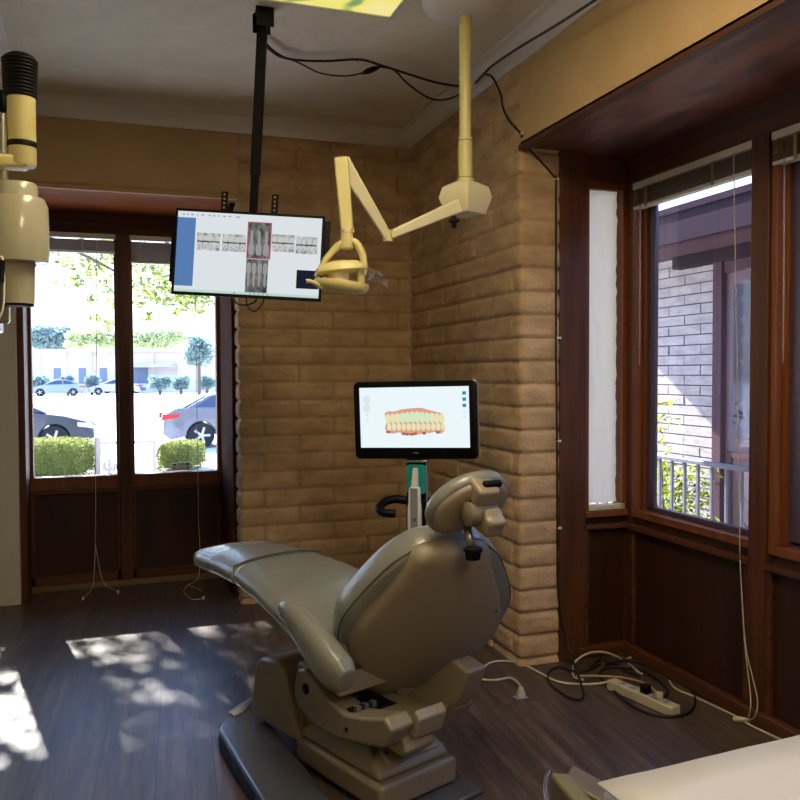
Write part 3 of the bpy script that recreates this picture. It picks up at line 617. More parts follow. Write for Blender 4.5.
# side plates, vertical rails, pole
MB().box((W2-.002, .02, -.12), (W2+.022, .04, .16)).box((-W2-.018, .02, -.12), (-W2+.006, .04, .15)).box((-W2, .022, -.02), (W2, .035, .02)).ob('mount_frame', BLACKM, tv, bevel=.002)
for x in (-.118, .088):
    rail = MB().box((x-.014, .046, -.14), (x+.014, .056, .268)).ob('mount_rail', BLACKM, tv, bevel=.004)
    sl = MB()
    for k in range(4): sl.lathe([(.0045, 0), (.0045, .002)], M=Matrix.Translation((x, .046, .254-.018*k)) @ Matrix.Rotation(PI/2, 4, 'X'), n=10)
    sl.ob('slots', BRICK, rail)
for cxp, s_ in (((-.02, .05), 1),):
    MB().tube(spline([(-.06, .03, -.165), (-.045, .03, -.192), (-.01, .03, -.20), (.03, .03, -.185), (.04, .03, -.16)]), .004, 7).tube(spline([(-.005, .035, -.16), (.0, .035, -.2), (.03, .04, -.222), (.06, .04, -.19), (.065, .04, -.16)]), .003, 7).ob('cable_loop', CABLE, tv, smooth='all')
mi = MT.inverted()
pt = on(263, 16, 2, H-.02); pb = on(252, 240, 1, -1.19)
pole = MB(); a = mi @ pt; b = mi @ pb
ax = (b-a).normalized(); sx_ = Vector((1, 0, 0)); sx_ = (sx_-ax*sx_.dot(ax)).normalized(); sy_ = ax.cross(sx_)
jn = a.lerp(b, .70)
pole.loft([[a+sx_*x+sy_*y for x, y in ((-.019, -.019), (.019, -.019), (.019, .019), (-.019, .019))], [jn+sx_*x+sy_*y for x, y in ((-.019, -.019), (.019, -.019), (.019, .019), (-.019, .019))]])
pole.loft([[jn+sx_*x+sy_*y for x, y in ((-.0155, -.0155), (.0155, -.0155), (.0155, .0155), (-.0155, .0155))], [b+sx_*x+sy_*y for x, y in ((-.0155, -.0155), (.0155, -.0155), (.0155, .0155), (-.0155, .0155))]])
pole = pole.ob('pole', BLACKM, tv, bevel=.003)
for k, f in enumerate((.66, .72)):
    q = a.lerp(b, f); MB().tube([q-sx_*.027, q+sx_*.027], .004, 8).ob('bolt', STEEL, pole)
br = MB(); q = pt
br.box((q.x-.035, q.y-.045, H-.075), (q.x+.035, q.y-.038, H-.001)).box((q.x-.035, q.y+.032, H-.075), (q.x+.035, q.y+.039, H-.001)).box((q.x-.03, q.y-.045, H-.006), (q.x+.03, q.y+.039, H-.001))
bo = br.ob('ceiling_bracket', BLACKM, None, bevel=.002); bo.parent = tv; bo.matrix_parent_inverse = MT.inverted()
# ------------------------------------------------------------------ scanner cart
Rc = Matrix.Rotation(math.radians(-33.2), 4, 'Z'); SC = Vector((-.466, -1.339, 0))
cart = empty('scanner_cart', SC, 'upright oral scanner cart with a tilted touchscreen showing scanned teeth', 'scanner cart', rz=math.radians(-33.2))
Ms = Matrix.Translation((0, 0, 1.098)) @ Matrix.Rotation(math.radians(1.7), 4, 'X') @ Matrix.Rotation(math.radians(-1), 4, 'Y')
W3, H3 = .270, .1665
def rrect(w, h, r, n=6):
    out = []
    for cx, cy, a0 in ((w-r, h-r, 0), (-w+r, h-r, 90), (-w+r, -h+r, 180), (w-r, -h+r, 270)):
        for i in range(n+1): a = math.radians(a0+90*i/n); out.append((cx+r*math.cos(a), cy+r*math.sin(a)))
    return out
def slab(poly, y0, y1, M, ins=.003):
    return [[M @ Vector((x*k, y, z*k)) for x, z in poly] for y, k in ((y0, .985), (y0+ins, 1), (y1-ins, 1), (y1, .985))]
mon = MB().loft(slab(rrect(W3, H3, .022), 0, .035, Ms)).ob('display', BLACK, cart, smooth=40)
MB().loft(slab(rrect(W3+.002, H3+.002, .023), .012, .038, Ms)).ob('display_rim', STEEL, mon, smooth=40)
SCW = emit('scan_white', hexc(224, 236, 240), 1.0)
def s3(name, x0, z0, x1, z1, m, par, dep=-.001): return MB().box((x0, dep, z0), (x1, dep+.0008, z1), Ms).ob(name, m, par)
sc2 = s3('screen', -.243, -.118, .236, .142, SCW, mon)
GUM = emit('scan_gum', hexc(222, 160, 140), .9); GUM2 = emit('scan_gum_dark', hexc(176, 104, 88), .9); TO = emit('scan_tooth', hexc(226, 222, 178), .95); TO2 = emit('scan_tooth_green', hexc(206, 226, 190), .95)
gum = MB(); pts = []
top = [(-.132, .032), (-.115, .040), (-.09, .038), (-.06, .046), (-.03, .050), (0, .052), (.03, .053), (.06, .044), (.09, .036), (.115, .030), (.126, .022)]
bot = [(.122, -.020), (.13, -.045), (.115, -.058), (.09, -.050), (.06, -.056), (.04, -.050), (.02, -.062), (0, -.058), (-.04, -.060), (-.07, -.052), (-.10, -.058), (-.125, -.050), (-.133, -.035), (-.126, -.01)]
pts = [(x+.0, z) for x, z in top+bot]
gum.loft([[Ms @ Vector((x, -.0016, z)) for x, z in pts], [Ms @ Vector((x, -.0012, z)) for x, z in pts]]); gum = gum.ob('gums', GUM, sc2)
mb = MB(); mb2 = MB()
def ellM(mb, cx, cy, rx, ry, dep):
    p = [Ms @ Vector((cx+rx*abs(math.cos(a))**.8*(1 if math.cos(a) > 0 else -1), dep, cy+ry*abs(math.sin(a))**.8*(1 if math.sin(a) > 0 else -1))) for a in [2*PI*j/16 for j in range(16)]]
    mb.loft([p, [q+Vector((0, -.0003, 0)) for q in p]])
for k in range(12):
    x = -.118+.0215*k; c = 1-abs(x)/.16; ellM(mb2 if 3 <= k <= 8 else mb, x, .004+.010*c, .0105+.002*c, .019+.006*c, -.0022-.0001*(k % 2)); ellM(mb, x+.005, -.028, .0095, .016, -.0019-.0001*(k % 2))
mb.ob('scanned_teeth', TO, sc2); mb2.ob('front_teeth', TO2, sc2)
for x, z in ((-.05, -.058), (-.035, -.06), (-.015, -.061), (.0, -.058), (.04, -.056), (-.118, -.05), (.1, -.052)): mb = MB(); ellM(mb, x, z, .010, .006, -.0020); mb.ob('gum_shadow', GUM2, sc2)
CY = emit('scan_cyan', hexc(40, 140, 175), .9); FT = emit('scan_faint', hexc(212, 220, 224), 1.0)
for k in range(3): MB().box((.208, -.0016, .106-.026*k), (.224, -.0012, .120-.026*k), Ms).ob('tool_icon', CY, sc2)
for k in range(2): MB().box((.210, -.0016, .030-.02*k), (.222, -.0012, .038-.02*k), Ms).ob('tool_icon', FT, sc2)
for k in range(4): MB().box((.155+.02*k, -.0016, .133), (.161+.02*k, -.0012, .137), Ms).ob('window_icon', FT, sc2)
for z, r_ in ((.09, .018), (.055, .018), (.025, .007), (.003, .006)): mb = MB(); ellM(mb, -.212, z, r_*.9, r_, -.0016); mb.ob('view_icon', FT, sc2)
mb = MB()
for k in range(4): mb.box((-.012+.007*k, -.0008, -.143), (-.0085+.007*k, 0, -.138), Ms)
mb.ob('maker_mark', GREYP, mon)
# column
colm = MB().box((-.044, .02, .10), (.044, .075, .945)).ob('column', BLACK, cart, bevel=.006)
MB().box((.044, .018, .10), (.049, .05, .92)).ob('side_trim', GREYP, colm, bevel=.002)
MB().box((-.046, .012, .915), (.050, .07, .925)).ob('collar', STEEL, cart, bevel=.002)
MB().loft(slab(rrect(.042, .062, .014), .0, .02, Matrix.Translation((.004, 0, .845)))).ob('wand_cradle', TEAL, cart, smooth=40)
wand = empty('scanner_wand', SC+Rc @ Vector((.004, -.014, .68)), 'slim white and grey scanner wand held upright in the teal cradle', 'scanner wand', rz=math.radians(-33.2))
def wb_(x0, x1, y0, y1, z0, z1, x0t, x1t): return MB().loft([[(x0, y0, z0), (x1, y0, z0), (x1, y1, z0), (x0, y1, z0)], [(x0t, y0, z1), (x1t, y0, z1), (x1t, y1, z1), (x0t, y1, z1)]])
b_ = wb_(-.030, .026, -.012, .012, 0, -.0, -.03, .026)
bm_ = MB().loft([[(-.030*k, -.016, z), (.026*k, -.016, z), (.026*k, .011, z), (-.030*k, .011, z)] for z, k in ((-.10, 1.05), (.04, 1.05), (.075, .9), (.13, .85), (.135, .6))]).ob('wand_body', WHITE, wand, bevel=.004)
MB().box((-.018, -.0175, -.075), (.014, -.015, .13)).ob('grip', GREYP, wand, bevel=.001)
MB().loft([[(-.018, -.012, .13), (.014, -.012, .13), (.014, .01, .13), (-.018, .01, .13)], [(-.008, -.01, .215), (.012, -.01, .215), (.012, .008, .215), (-.008, .008, .215)]]).ob('tip', WHITE, wand, bevel=.003)
mk = MB()
for x in (-.007, .001):
    for z in (0, .008): mk.box((x, -.0185, z-.012), (x+.005, -.0172, z-.0065))
mk.ob('button_mark', BLACK, wand)
MB().box((-.022, -.0185, -.092), (.016, -.0155, -.088)).ob('base_line', BLACK, wand)
MB().tube(spline([(-.044, .04, .745), (-.09, .03, .752), (-.13, .0, .745), (-.145, -.05, .725), (-.12, -.075, .71), (-.07, -.07, .706)], 6), 0.018, 12).ob('handle', BLACK, cart, smooth='all')
MB().tube(spline([(.044, .04, .745), (.09, .03, .752), (.13, .0, .745), (.145, -.05, .725), (.12, -.075, .71), (.09, -.07, .706)], 6), 0.018, 12).ob('handle', BLACK, cart, smooth='all')
MB().box((-.16, .03, .085), (.16, .06, .11)).box((-.025, -.12, .085), (.025, .2, .11)).ob('cart_base', BLACK, cart, bevel=.008)
for x, y in ((-.15, .045), (.15, .045), (0, -.11), (0, .19)):
    wh = MB().lathe([(.0, -.012), (.034, -.012), (.038, -.008), (.038, .008), (.034, .012), (0, .012)], M=Matrix.Translation((x, y, .038)) @ Matrix.Rotation(PI/2, 4, 'Y'), n=20).ob('caster', BLACK, cart, smooth=40)
# ------------------------------------------------------------------ dental light
PL = Vector((-.392, -1.712, 0))
dl = empty('dental_light', (PL.x, PL.y, H), 'cream articulated dental operating light hanging from a round ceiling canopy', 'dental light')
def dlp(o): o.parent = dl; o.matrix_parent_inverse = Matrix.Translation(-dl.location); return o
dlp(MB().lathe([(.163, H-.001), (.163, H-.022), (.150, H-.038), (.10, H-.058), (.035, H-.066), (.0, H-.066)], o=(PL.x, PL.y, 0), n=48).ob('canopy', CROWN, smooth=50))
dlp(MB().lathe([(.0225, H-.06), (.0225, 2.20)], o=(PL.x, PL.y, 0)).ob('pole', CREAM, smooth=40))
dlp(MB().lathe([(.026, 2.20), (.027, 2.196), (.027, 2.045), (.033, 2.043), (.033, 1.99)], o=(PL.x, PL.y, 0)).ob('pole_sleeve', CREAM, smooth=40))
for zr in (2.186, 2.046): dlp(MB().lathe([(.0285, zr-.0015), (.0285, zr+.0015)], o=(PL.x, PL.y, 0)).ob('sleeve_joint', OLIVE, smooth=40))
ja = math.radians(26)
def rot2(x, y): return (PL.x+x*math.cos(ja)-y*math.sin(ja), PL.y+x*math.sin(ja)+y*math.cos(ja))
rg = []
for z, s_, off in ((2.030, .034, 0), (2.012, .064, .0), (1.972, .074, 0), (1.905, .055, .0)):
    rg.append([(*rot2(a*s_, b*s_), z) for a, b in ((-1, -1), (1, -1), (1, 1), (-1, 1))])
hs = dlp(MB().loft(rg).ob('joint_housing', CREAM2, bevel=.004))
kb = far(454, 216, 3.08); k_ = dlp(MB().lathe([(.008, 0), (.008, -.012), (.020, -.014), (.020, -.022), (.009, -.026), (.009, -.045)], o=kb, n=16).ob('tension_knob', BLACK, smooth=40))
def arm(a, b, w0, w1, t0, t1, name, m=CREAM2, up=Vector((0, 0, 1))):
    d = (b-a).normalized(); s_ = d.cross(up).normalized(); u = s_.cross(d)
    r_ = [[q+s_*x*t+u*z*w for x, z in ((-1, -1), (1, -1), (1, 1), (-1, 1))] for q, w, t in ((a, w0, t0), (b, w1, t1))]
    return dlp(MB().loft(r_).ob(name, m, bevel=.006, seg=3))
j0 = far(458, 206, 3.10); j1 = far(388, 236, 2.96); j2 = far(343, 164, 2.84); j3 = far(347, 236, 2.84)
arm(j0, j1, .026, .014, .022, .016, 'extension_arm')
RV = (RT).normalized()
def arm2(a, b, w0, w1, t, name, m=CREAM2):
    d = (b-a).normalized(); u = d.cross(FW).normalized(); f = u.cross(d)
    return dlp(MB().loft([[q+u*x*w+f*z*t for x, z in ((-1, -1), (1, -1), (1, 1), (-1, 1))] for q, w in ((a, w0), (b, w1))]).ob(name, m, bevel=.006, seg=3))
dlp(MB().lathe([(.018, -.02), (.018, .02)], o=j1, n=16).ob('elbow', CREAM, smooth=40))
arm2(j1+Vector((0, 0, -.004)), far(342, 160, 2.86), .016, .026, .014, 'spring_arm')
arm2(far(341, 158, 2.83), far(347.5, 232, 2.83), .024, .0215, .022, 'drop_arm', CREAM)
dlp(MB().lathe([(.024, .0), (.024, -.012)], o=far(347.5, 229, 2.83), n=20).ob('swivel_ring', CREAM2, smooth=40))
# lamp head, frame axes: R right, UPW up, toward-viewer
LD = 2.83; mm = LD/F_PX
def LP(u, v, dz=0): return far(u, v, LD+dz)
yoke = MB()
yk1 = spline([LP(345, 242), LP(337, 247), LP(327, 258), LP(321, 268), LP(316, 277)], 5); yk2 = spline([LP(349, 242), LP(356, 243), LP(362, 253), LP(364, 265), LP(363.5, 276)], 5)
yoke.tube(yk1, .012, 10, taper=[.014-.005*i/(len(yk1)-1) for i in range(len(yk1))]).tube(yk2, .013, 10, taper=[.014-.002*i/(len(yk2)-1) for i in range(len(yk2))])
dlp(yoke.ob('yoke', CREAM, smooth='all'))
dlp(MB().lathe([(.020, .03), (.022, .0), (.022, -.028), (.015, -.032)], o=LP(347, 240), n=20).ob('yoke_hub', CREAM, smooth=40))
# reflector body: shallow oval dish opening down, lid above it
dx = RT.normalized(); dy = Vector((dx.y*-1, dx.x, 0)).normalized(); cz = LP(342, 281)
tilt = Matrix.Rotation(math.radians(7), 3, dy)
def oval(cx, cz_, rx, ry, dz_, n=36):
    return [cx+tilt @ (dx*rx*math.cos(a)+dy*ry*math.sin(a)+Vector((0, 0, dz_))) for a in [2*PI*j/n for j in range(n)]]
low = MB().loft([oval(cz, 0, .080, .052, -.006), oval(cz, 0, .094, .066, -.002), oval(cz, 0, .096, .068, -.012), oval(cz, 0, .088, .060, -.030), oval(cz, 0, .06, .04, -.040), oval(cz, 0, .02, .01, -.042)])
dlp(low.ob('lamp_bowl', CREAM, smooth=45))
tilt = Matrix.Rotation(math.radians(-6), 3, dy); c2 = cz+dx*-.004+Vector((0, 0, .040))
lid = MB().loft([oval(c2, 0, .078, .05, -.012), oval(c2, 0, .087, .056, -.006), oval(c2, 0, .086, .054, .006), oval(c2, 0, .060, .038, .024), oval(c2, 0, .025, .015, .029)])
dlp(lid.ob('lamp_lid', CREAM, smooth=45))
dlp(MB().loft([oval(cz-dx*.01, 0, .034, .03, -.01), oval(cz-dx*.01, 0, .040, .034, .036)]).ob('bulb_housing', CREAM2, smooth=45))
dlp(MB().tube([LP(326, 272), LP(325, 286)], .010, 10).ob('side_post', CREAM, smooth='all'))
dlp(MB().tube(spline([LP(328, 284, -.02), LP(323, 288, -.03), LP(316, 284, -.03), LP(310, 281.5, -.03), LP(306, 281.5, -.03)], 5), .006, 8, flat=1.6).ob('handle', CREAM, smooth='all'))
dlp(MB().tube([LP(361, 270), LP(361, 290)], .014, 10).ob('side_post', CREAM, smooth='all'))
shd = MB(); rows = []
for i in range(9):
    t = i/8; u = 360+27*t; vv = 270-5*math.sin(t*PI*.7)+14*t*t
    rows.append([LP(u+j*.3, vv+14*j/5*(1-.35*t)+1.2*math.sin(i*1.9+j), -.05+.10*j/5) for j in range(6)])
shd.loft(rows, cap=False, closed=False)
so2 = dlp(shd.ob('splash_shield', CLEAR, smooth='all')); mo = so2.modifiers.new('s', 'SOLIDIFY'); mo.thickness = .002
# ------------------------------------------------------------------ x-ray unit on the left wall
XP = far(19, 300, 2.1); XP.z = 0; k2 = 2.1/F_PX
def xz(v): return CAM.z+(373-v)*k2
xr = empty('xray_unit', (XP.x, XP.y, xz(300)), 'cream wall-mounted dental x-ray tube head with black bellows arm', 'x-ray unit')
def xp(o): o.parent = xr; o.matrix_parent_inverse = Matrix.Translation(-xr.location); return o
R_ = lambda px: px*k2
xp(MB().lathe([(0, xz(183)), (R_(18), xz(183)), (R_(19.5), xz(186)), (R_(20), xz(197)), (R_(26), xz(198)), (R_(29), xz(206)), (R_(29.5), xz(252)), (R_(28), xz(261)), (R_(16), xz(263))], o=XP, n=48).ob('tube_head', CREAMG, smooth=45))
cn = xp(MB().lathe([(R_(18), xz(260)), (R_(15.5), xz(266)), (R_(14.5), xz(302))], o=XP, n=40).ob('cone', CREAMG, smooth=45))
MB().lathe([(R_(13.8), xz(301)), (R_(13.8), xz(304.5)), (R_(12), xz(304.5))], o=XP, n=40).ob('cone_rim', BLACK, cn, smooth=45)
XA = far(22.5, 160, 2.08); XA.z = 0
xp(MB().lathe([(R_(13), xz(98)), (R_(13), xz(164)), (R_(11.5), xz(167))], o=XA, n=32).ob('arm_tube', CREAM, smooth=45))
xp(MB().lathe([(R_(13.6), xz(143)), (R_(13.8), xz(144)), (R_(13.8), xz(147.5)), (R_(13.6), xz(148.5))], o=XA, n=32).ob('band', BLACK, smooth=45))
pr = []
for i in range(34):
    t = i/33; v = 100-38*t; pr.append((R_(14.6+(1.1 if i % 3 else -.4)+1.2*t), xz(v)))
pr += [(R_(14.5), xz(60)), (R_(10), xz(57.5)), (0, xz(57))]
xp(MB().lathe(pr, o=XA+RT*R_(-1), n=36).ob('bellows', BLACK, smooth=60))
xp(MB().box((XA.x-.30, XA.y-.028, xz(170)), (XA.x+.012, XA.y+.028, xz(157))).ob('elbow_arm', CREAM, bevel=.01, seg=3))
# wall arm, dark joint, cord
WX = far(0, 120, 2.15)
xp(MB().box((WX.x-.02, WX.y-.02, xz(320)), (WX.x+.014, WX.y+.02, xz(105))).ob('wall_post', CREAMG, bevel=.008))
xp(MB().box((WX.x-.03, WX.y-.024, xz(106)), (WX.x+.018, WX.y+.024, xz(83))).ob('joint_cap', BLACK, bevel=.01))
xp(MB().box((LX+.002, WX.y-.08, xz(330)), (WX.x-.01, WX.y+.08, xz(90))).ob('wall_plate', CREAMG, bevel=.01))
hp = far(1, 272, 2.0)
xp(MB().tube([hp+Vector((0, 0, .028)), hp+Vector((0, 0, -.026))], .010, 12).ob('exposure_grip', BLACK, smooth=40))
xp(MB().tube(spline([far(1, 256, 2.0), far(3.5, 263, 2.0), far(4.2, 290, 2.0), far(2.5, 310, 2.0), far(-4, 325, 2.0)], 6), .0028, 6).ob('coiled_cord', WHITE, smooth='all'))
# ------------------------------------------------------------------ blinds and cords
def wavy(a, b, k, amp, seed, n=14):
    a = Vector(a); b = Vector(b); return [a.lerp(b, i/n)+Vector((amp*noise.noise((i*.35, seed, 0)), amp*.5*noise.noise((seed, i*.35, 3)), 0))*(min(i, n-i)/n*2) for i in range(n+1)]
def blind_back(x0, x1, label, zb):
    b = empty('mini_blind', ((x0+x1)/2, RY-.02, 2.15), label, 'window blind', 'raised blinds over the window looking on the car park')
    P = lambda o: (setattr(o, 'parent', b), setattr(o, 'matrix_parent_inverse', Matrix.Translation(-b.location)), o)[2]
    P(box('head_rail', (x0, RY-.035, 2.118), (x1, RY-.012, 2.147), BLINDR, None, .002))
    sl = MB(); z = 2.108; k = 0
    while z > zb+.008: sl.box((x0+.004, RY-.036, z-.0022), (x1-.004, RY-.012, z)); z -= .0052; k += 1
    P(sl.ob('slat_stack', BLIND)); P(box('bottom_rail', (x0+.003, RY-.036, zb-.006), (x1-.003, RY-.012, zb+.005), BLINDR, None, .002))
    for f in (.12, .62): P(box('ladder_tape', (x0+(x1-x0)*f-.002, RY-.038, zb), (x0+(x1-x0)*f+.002, RY-.0365, 2.125), CORD))
    return b, P
b1, P1 = blind_back(-2.155, -1.66, 'raised tan mini blind at the top of the left back pane, beside the white post', 2.035)
c0 = on(97, 250, 1, RY-.045); c1 = on(95.5, 555, 1, RY-.05)
P1(MB().tube(wavy((c0.x, RY-.045, 2.12), (c1.x, RY-.05, .27), 1, .006, 2), .0022, 5).tube(spline([(c1.x, RY-.05, .27), on(94, 575, 1, .45), on(92, 588, 1, .36), on(84, 598, 2, .006)]), .0022, 5).tube(spline([(c1.x, RY-.05, .27), on(101, 575, 1, .48), on(107, 586, 1, .40), on(117, 591, 2, .006)]), .0022, 5).ob('pull_cord', CORD, smooth='all'))
tz = P1(MB().lathe([(.003, -.012), (.006, -.008), (.006, .008), (.002, .012)], o=on(83, 598.5, 2, .008), n=10).lathe([(.003, -.012), (.006, -.008), (.006, .008), (.002, .012)], o=on(118, 592, 2, .008), n=10).ob('cord_tassel', WHITE, smooth=40)); tz['kind'] = 'stuff'
b2, P2 = blind_back(-1.578, -1.05, 'raised tan mini blind atop the right back pane, partly behind the hanging monitor', 1.985)
c1 = on(198.5, 530, 1, RY-.05)
P2(MB().tube(wavy((c1.x, RY-.045, 2.12), (c1.x, RY-.05, .40), 1, .006, 5), .0022, 5).tube(spline([(c1.x, RY-.05, .40), on(200, 555, 1, .60), on(198, 578, 1, .5), on(188, 585, 2, .005), on(184, 592, 2, .005), on(192, 599, 2, .005), on(203, 598.5, 2, .005)]), .0022, 5).tube(spline([on(188, 585, 2, .006), on(196, 588, 2, .006), on(202, 591, 2, .006)]), .0022, 5).ob('pull_cord', CORD, smooth='all'))
P2(MB().lathe([(.003, -.012), (.006, -.008), (.006, .008), (.002, .012)], o=on(203.5, 598, 2, .008), n=10).ob('cord_tassel', WHITE, smooth=40))
# bay blinds
def blind_bay(y0, y1, label):
    b = empty('mini_blind', (BX-.01, (y0+y1)/2, 2.15), label, 'window blind', 'raised blinds in the bay')
    P = lambda o: (setattr(o, 'parent', b), setattr(o, 'matrix_parent_inverse', Matrix.Translation(-b.location)), o)[2]
    x0, x1 = BX-.008, BX+.032
    P(box('head_rail', (x0, y1, 2.118), (x1, y0, 2.147), BLINDR, None, .002))
    sl = MB(); z = 2.112; i = 0
    while z > 2.045: i += 1; dxx = .004*math.sin(i*1.7); sl.box((x0+dxx, y1+.006, z-.0018), (x1+dxx-.004, y0-.006, z)); z -= .0085
    P(sl.ob('slat_stack', BLIND)); P(box('bottom_rail', (x0, y1+.004, 2.028), (x1-.003, y0-.004, 2.042), BLINDR, None, .003))
    for f in (.14, .72):
        y = y0+(y1-y0)*f; ld = MB().box((x0-.004, y-.007, 2.026), (x0-.002, y+.007, 2.118))
        P(ld.ob('ladder_tape', BLIND))
    return b, P
b3, P3 = blind_bay(BY-.05, -2.184, 'raised slatted blind over the wide bay pane next to the pleated shade')
q0 = on(733, 180, 0, BX-.02); q1 = on(740, 560, 0, BX-.03); q2 = on(745, 640, 0, BX-.03); q3 = on(752, 712, 0, BX-.03)
P3(MB().tube(wavy((BX-.018, q0.y, 2.12), q1, 1, .004, 9), .0024, 6).tube(spline([q1, on(744.5, 640, 0, BX-.035), on(750, 690, 0, BX-.045), on(750.5, 708, 0, BX-.06), on(748, 719, 2, .012)]), .0022, 5).tube(spline([q1, on(745, 640, 0, BX-.03), on(752, 675, 0, BX-.04), on(757.5, 700, 0, BX-.045), on(755, 716, 0, BX-.06), on(748, 720, 2, .012)]), .0022, 5).ob('pull_cord', CORD, smooth='all'))
t = on(740, 719.5, 2, .012); P3(MB().tube([t+Vector((-.02, .014, 0)), t+Vector((.0, .0, 0)), t+Vector((.03, -.02, 0))], .009, 10, taper=[.008, .011, .006]).ob('cord_tassel', WHITECORD, smooth='all'))
P3(MB().tube([(BX-.012, -1.513, 2.1), (BX-.012, -1.515, 1.33)], .0035, 6).ob('tilt_wand', CLEAR, smooth='all'))
b4, P4 = blind_bay(-2.28, -3.08, 'raised slatted blind over the second wide bay pane, at the right edge')
P4(MB().tube([(BX-.012, -2.345, 2.1), (BX-.012, -2.35, 1.33)], .0035, 6).ob('tilt_wand', CLEAR, smooth='all'))
# pleated paper shade in the narrow side window
n = 44; rows = []
for i in range(n+1):
    z = 2.125-(2.125-.70)*i/n
    rows.append([(.3525+(.515-.3525)*j/10+(.006*noise.noise((i*.9, 1, 1))+.003*(i % 2) if j == 10 else 0), BY+.030+(.010 if i % 2 else 0)+.006*noise.noise((j*.5, i*.3, 2)), z) for j in range(11)])
sh = MB().loft(rows, cap=False, closed=False).ob('pleated_shade', SHADE, smooth='all')
tag(sh, 'white pleated paper shade pulled down over the narrow side pane of the bay', 'window shade')
fold = MB()
for k in range(3): fold.box((.353, BY-.006, .672+.009*k), (.538, BY+.03, .676+.009*k))
fold = fold.ob('gathered_pleats', SHADE, sh)
# ------------------------------------------------------------------ ceiling cables
def C_(pts, k=5): return spline(pts, k)
zc = 2.695
ca = C_([on(262, 40, 2, zc), on(276, 53, 2, zc), on(292, 59.5, 2, zc), on(325, 61, 2, zc), on(359, 59.5, 2, zc), on(380, 65, 2, zc), on(411, 75, 2, zc), on(436, 82.5, 2, zc), on(459, 86, 2, zc), on(473, 84, 2, zc-.005), on(482, 76, 0, -.105), on(492, 66, 0, -.10), on(520, 47, 0, -.10), on(560, 23, 0, -.10), on(605, -6, 0, -.10), on(680, -50, 0, -.10)])
tag(MB().tube(ca, .0055, 7).ob('power_cable', CABLE, smooth='all'), 'thick black cable running from the ceiling pole along the crown moulding to the right', 'cable')
cb = C_([on(263, 44, 2, zc), on(278, 56, 2, zc), on(296, 61.5, 2, zc), on(320, 73, 2, zc-.01), on(345, 76, 2, zc-.015), on(363, 73, 2, zc-.01)])
adp = tag(MB().tube(cb, .004, 6).ob('adapter_cable', CABLE, smooth='all'), 'thin sagging black cable with an inline plug on the ceiling', 'cable')
e1 = on(362, 73.5, 2, zc-.01); e2 = on(379, 67, 2, zc-.01)
MB().tube([e1, e1.lerp(e2, .3), e1.lerp(e2, .7), e2], .012, 8, taper=[.006, .013, .013, .006]).ob('inline_plug', BLACK, adp, smooth='all')
cc = C_([on(379, 66.5, 2, zc-.01), on(394, 70, 2, zc-.01), on(408, 84, 2, zc-.02), on(429, 98, 2, zc-.03), on(446, 99.5, 2, zc-.03), on(464, 92, 2, zc-.02), on(476, 82, 2, zc-.01), on(483, 75, 0, -.105)]+[on(492, 77, 0, -.095), on(500.5, 94, 0, -.03), on(503, 108, 0, -.012), on(510, 122, 0, -.012), on(520, 133, 0, -.014), on(523, 139, 1, BY-.012), on(532, 152, 1, BY-.014), on(544, 165, 1, BY-.016), on(555, 178, 1, BY-.022)]+[on(556, 190, 1, BY-.022), on(556, 337, 1, BY-.022), on(557, 440, 1, BY-.022), on(557.5, 528, 1, BY-.022), on(558, 590, 1, BY-.022), on(563, 625, 1, BY-.04), on(571, 655, 1, BY-.10), on(580, 680, 2, .03), on(583, 698, 2, .008), on(568, 697, 2, .008), on(550, 683, 2, .008), on(549, 672, 2, .008), on(560, 667, 2, .010), on(580, 672, 2, .012), on(600, 664, 2, .012)], 6)
tag(MB().tube(cc, .0048, 7).ob('power_cable', CABLE, smooth='all'), 'black cable dropping from the crown down the dark window casing to the floor', 'cable')
for k, (u, v, pl_, val, lb) in enumerate(((483, 74, 0, -.105, 'white cable clip on the crown moulding near the dental light pole'), (523, 134, 0, -.012, 'white cable clip on the tan header by the soffit corner'), (556, 179, 1, BY-.016, 'white cable clip at the top of the dark bay casing'), (357, 60, 2, H-.008, 'white cable clip on the open ceiling between the two poles'), (558, 338, 1, BY-.016, 'white cable clip on the casing level with the hanging monitor foot'), (558, 441, 1, BY-.016, 'white cable clip on the casing level with the scanner screen'), (558.5, 528, 1, BY-.016, 'white cable clip on the casing, lowest of its column'))):
    q = on(u, v, pl_, val)
    if pl_ == 2: m = MB().box((q.x-.008, q.y-.006, q.z-.012), (q.x+.008, q.y+.006, q.z+.007))
    elif pl_ == 0: m = MB().tube([q+Vector((-.004, -.011, 0)), q+Vector((-.006, 0, .004)), q+Vector((-.004, .011, 0))], .006, 8)
    else: m = MB().box((q.x-.012, q.y-.010, q.z-.005), (q.x+.012, q.y+.002, q.z+.005))
    tag(m.ob('cable_clip', WHITE, bevel=.002), lb, 'cable clip', 'white cable clips')
# ------------------------------------------------------------------ floor: power strip, plugs and cords
zf = .006
def F(u, v, z=zf): return on(u, v, 2, z)
a = F(611, 681, .03); b = F(676, 709, .03); dd = (b-a).normalized(); sd_ = Vector((-dd.y, dd.x, 0))
pst = empty('power_strip', (a+b)/2, 'off-white power strip lying on the floor among tangled cords', 'power strip'); pst.location.z = 0
Lh = (b-a).length/2; Mp = M3(Vector((0, 0, 0)), dd, sd_, Vector((0, 0, 1)))
MB().box((-Lh, -.026, .001), (Lh, .026, .040), Mp).ob('strip_body', WHITECORD, pst, bevel=.005, seg=3)
for k in range(5):
    MB().box((-Lh+.05+.055*k, -.014, .0402), (-Lh+.078+.055*k, .014, .0412), Mp).ob('socket', GREYP, pst, bevel=.001)
pg = tag(MB().box((.0, -.016, .0415), (.035, .016, .075), Mp @ Matrix.Translation((.0, 0, 0))).ob('plug', BLACK, bevel=.005), 'black plug pushed into the middle of the power strip', 'plug'); pg.location = pst.location
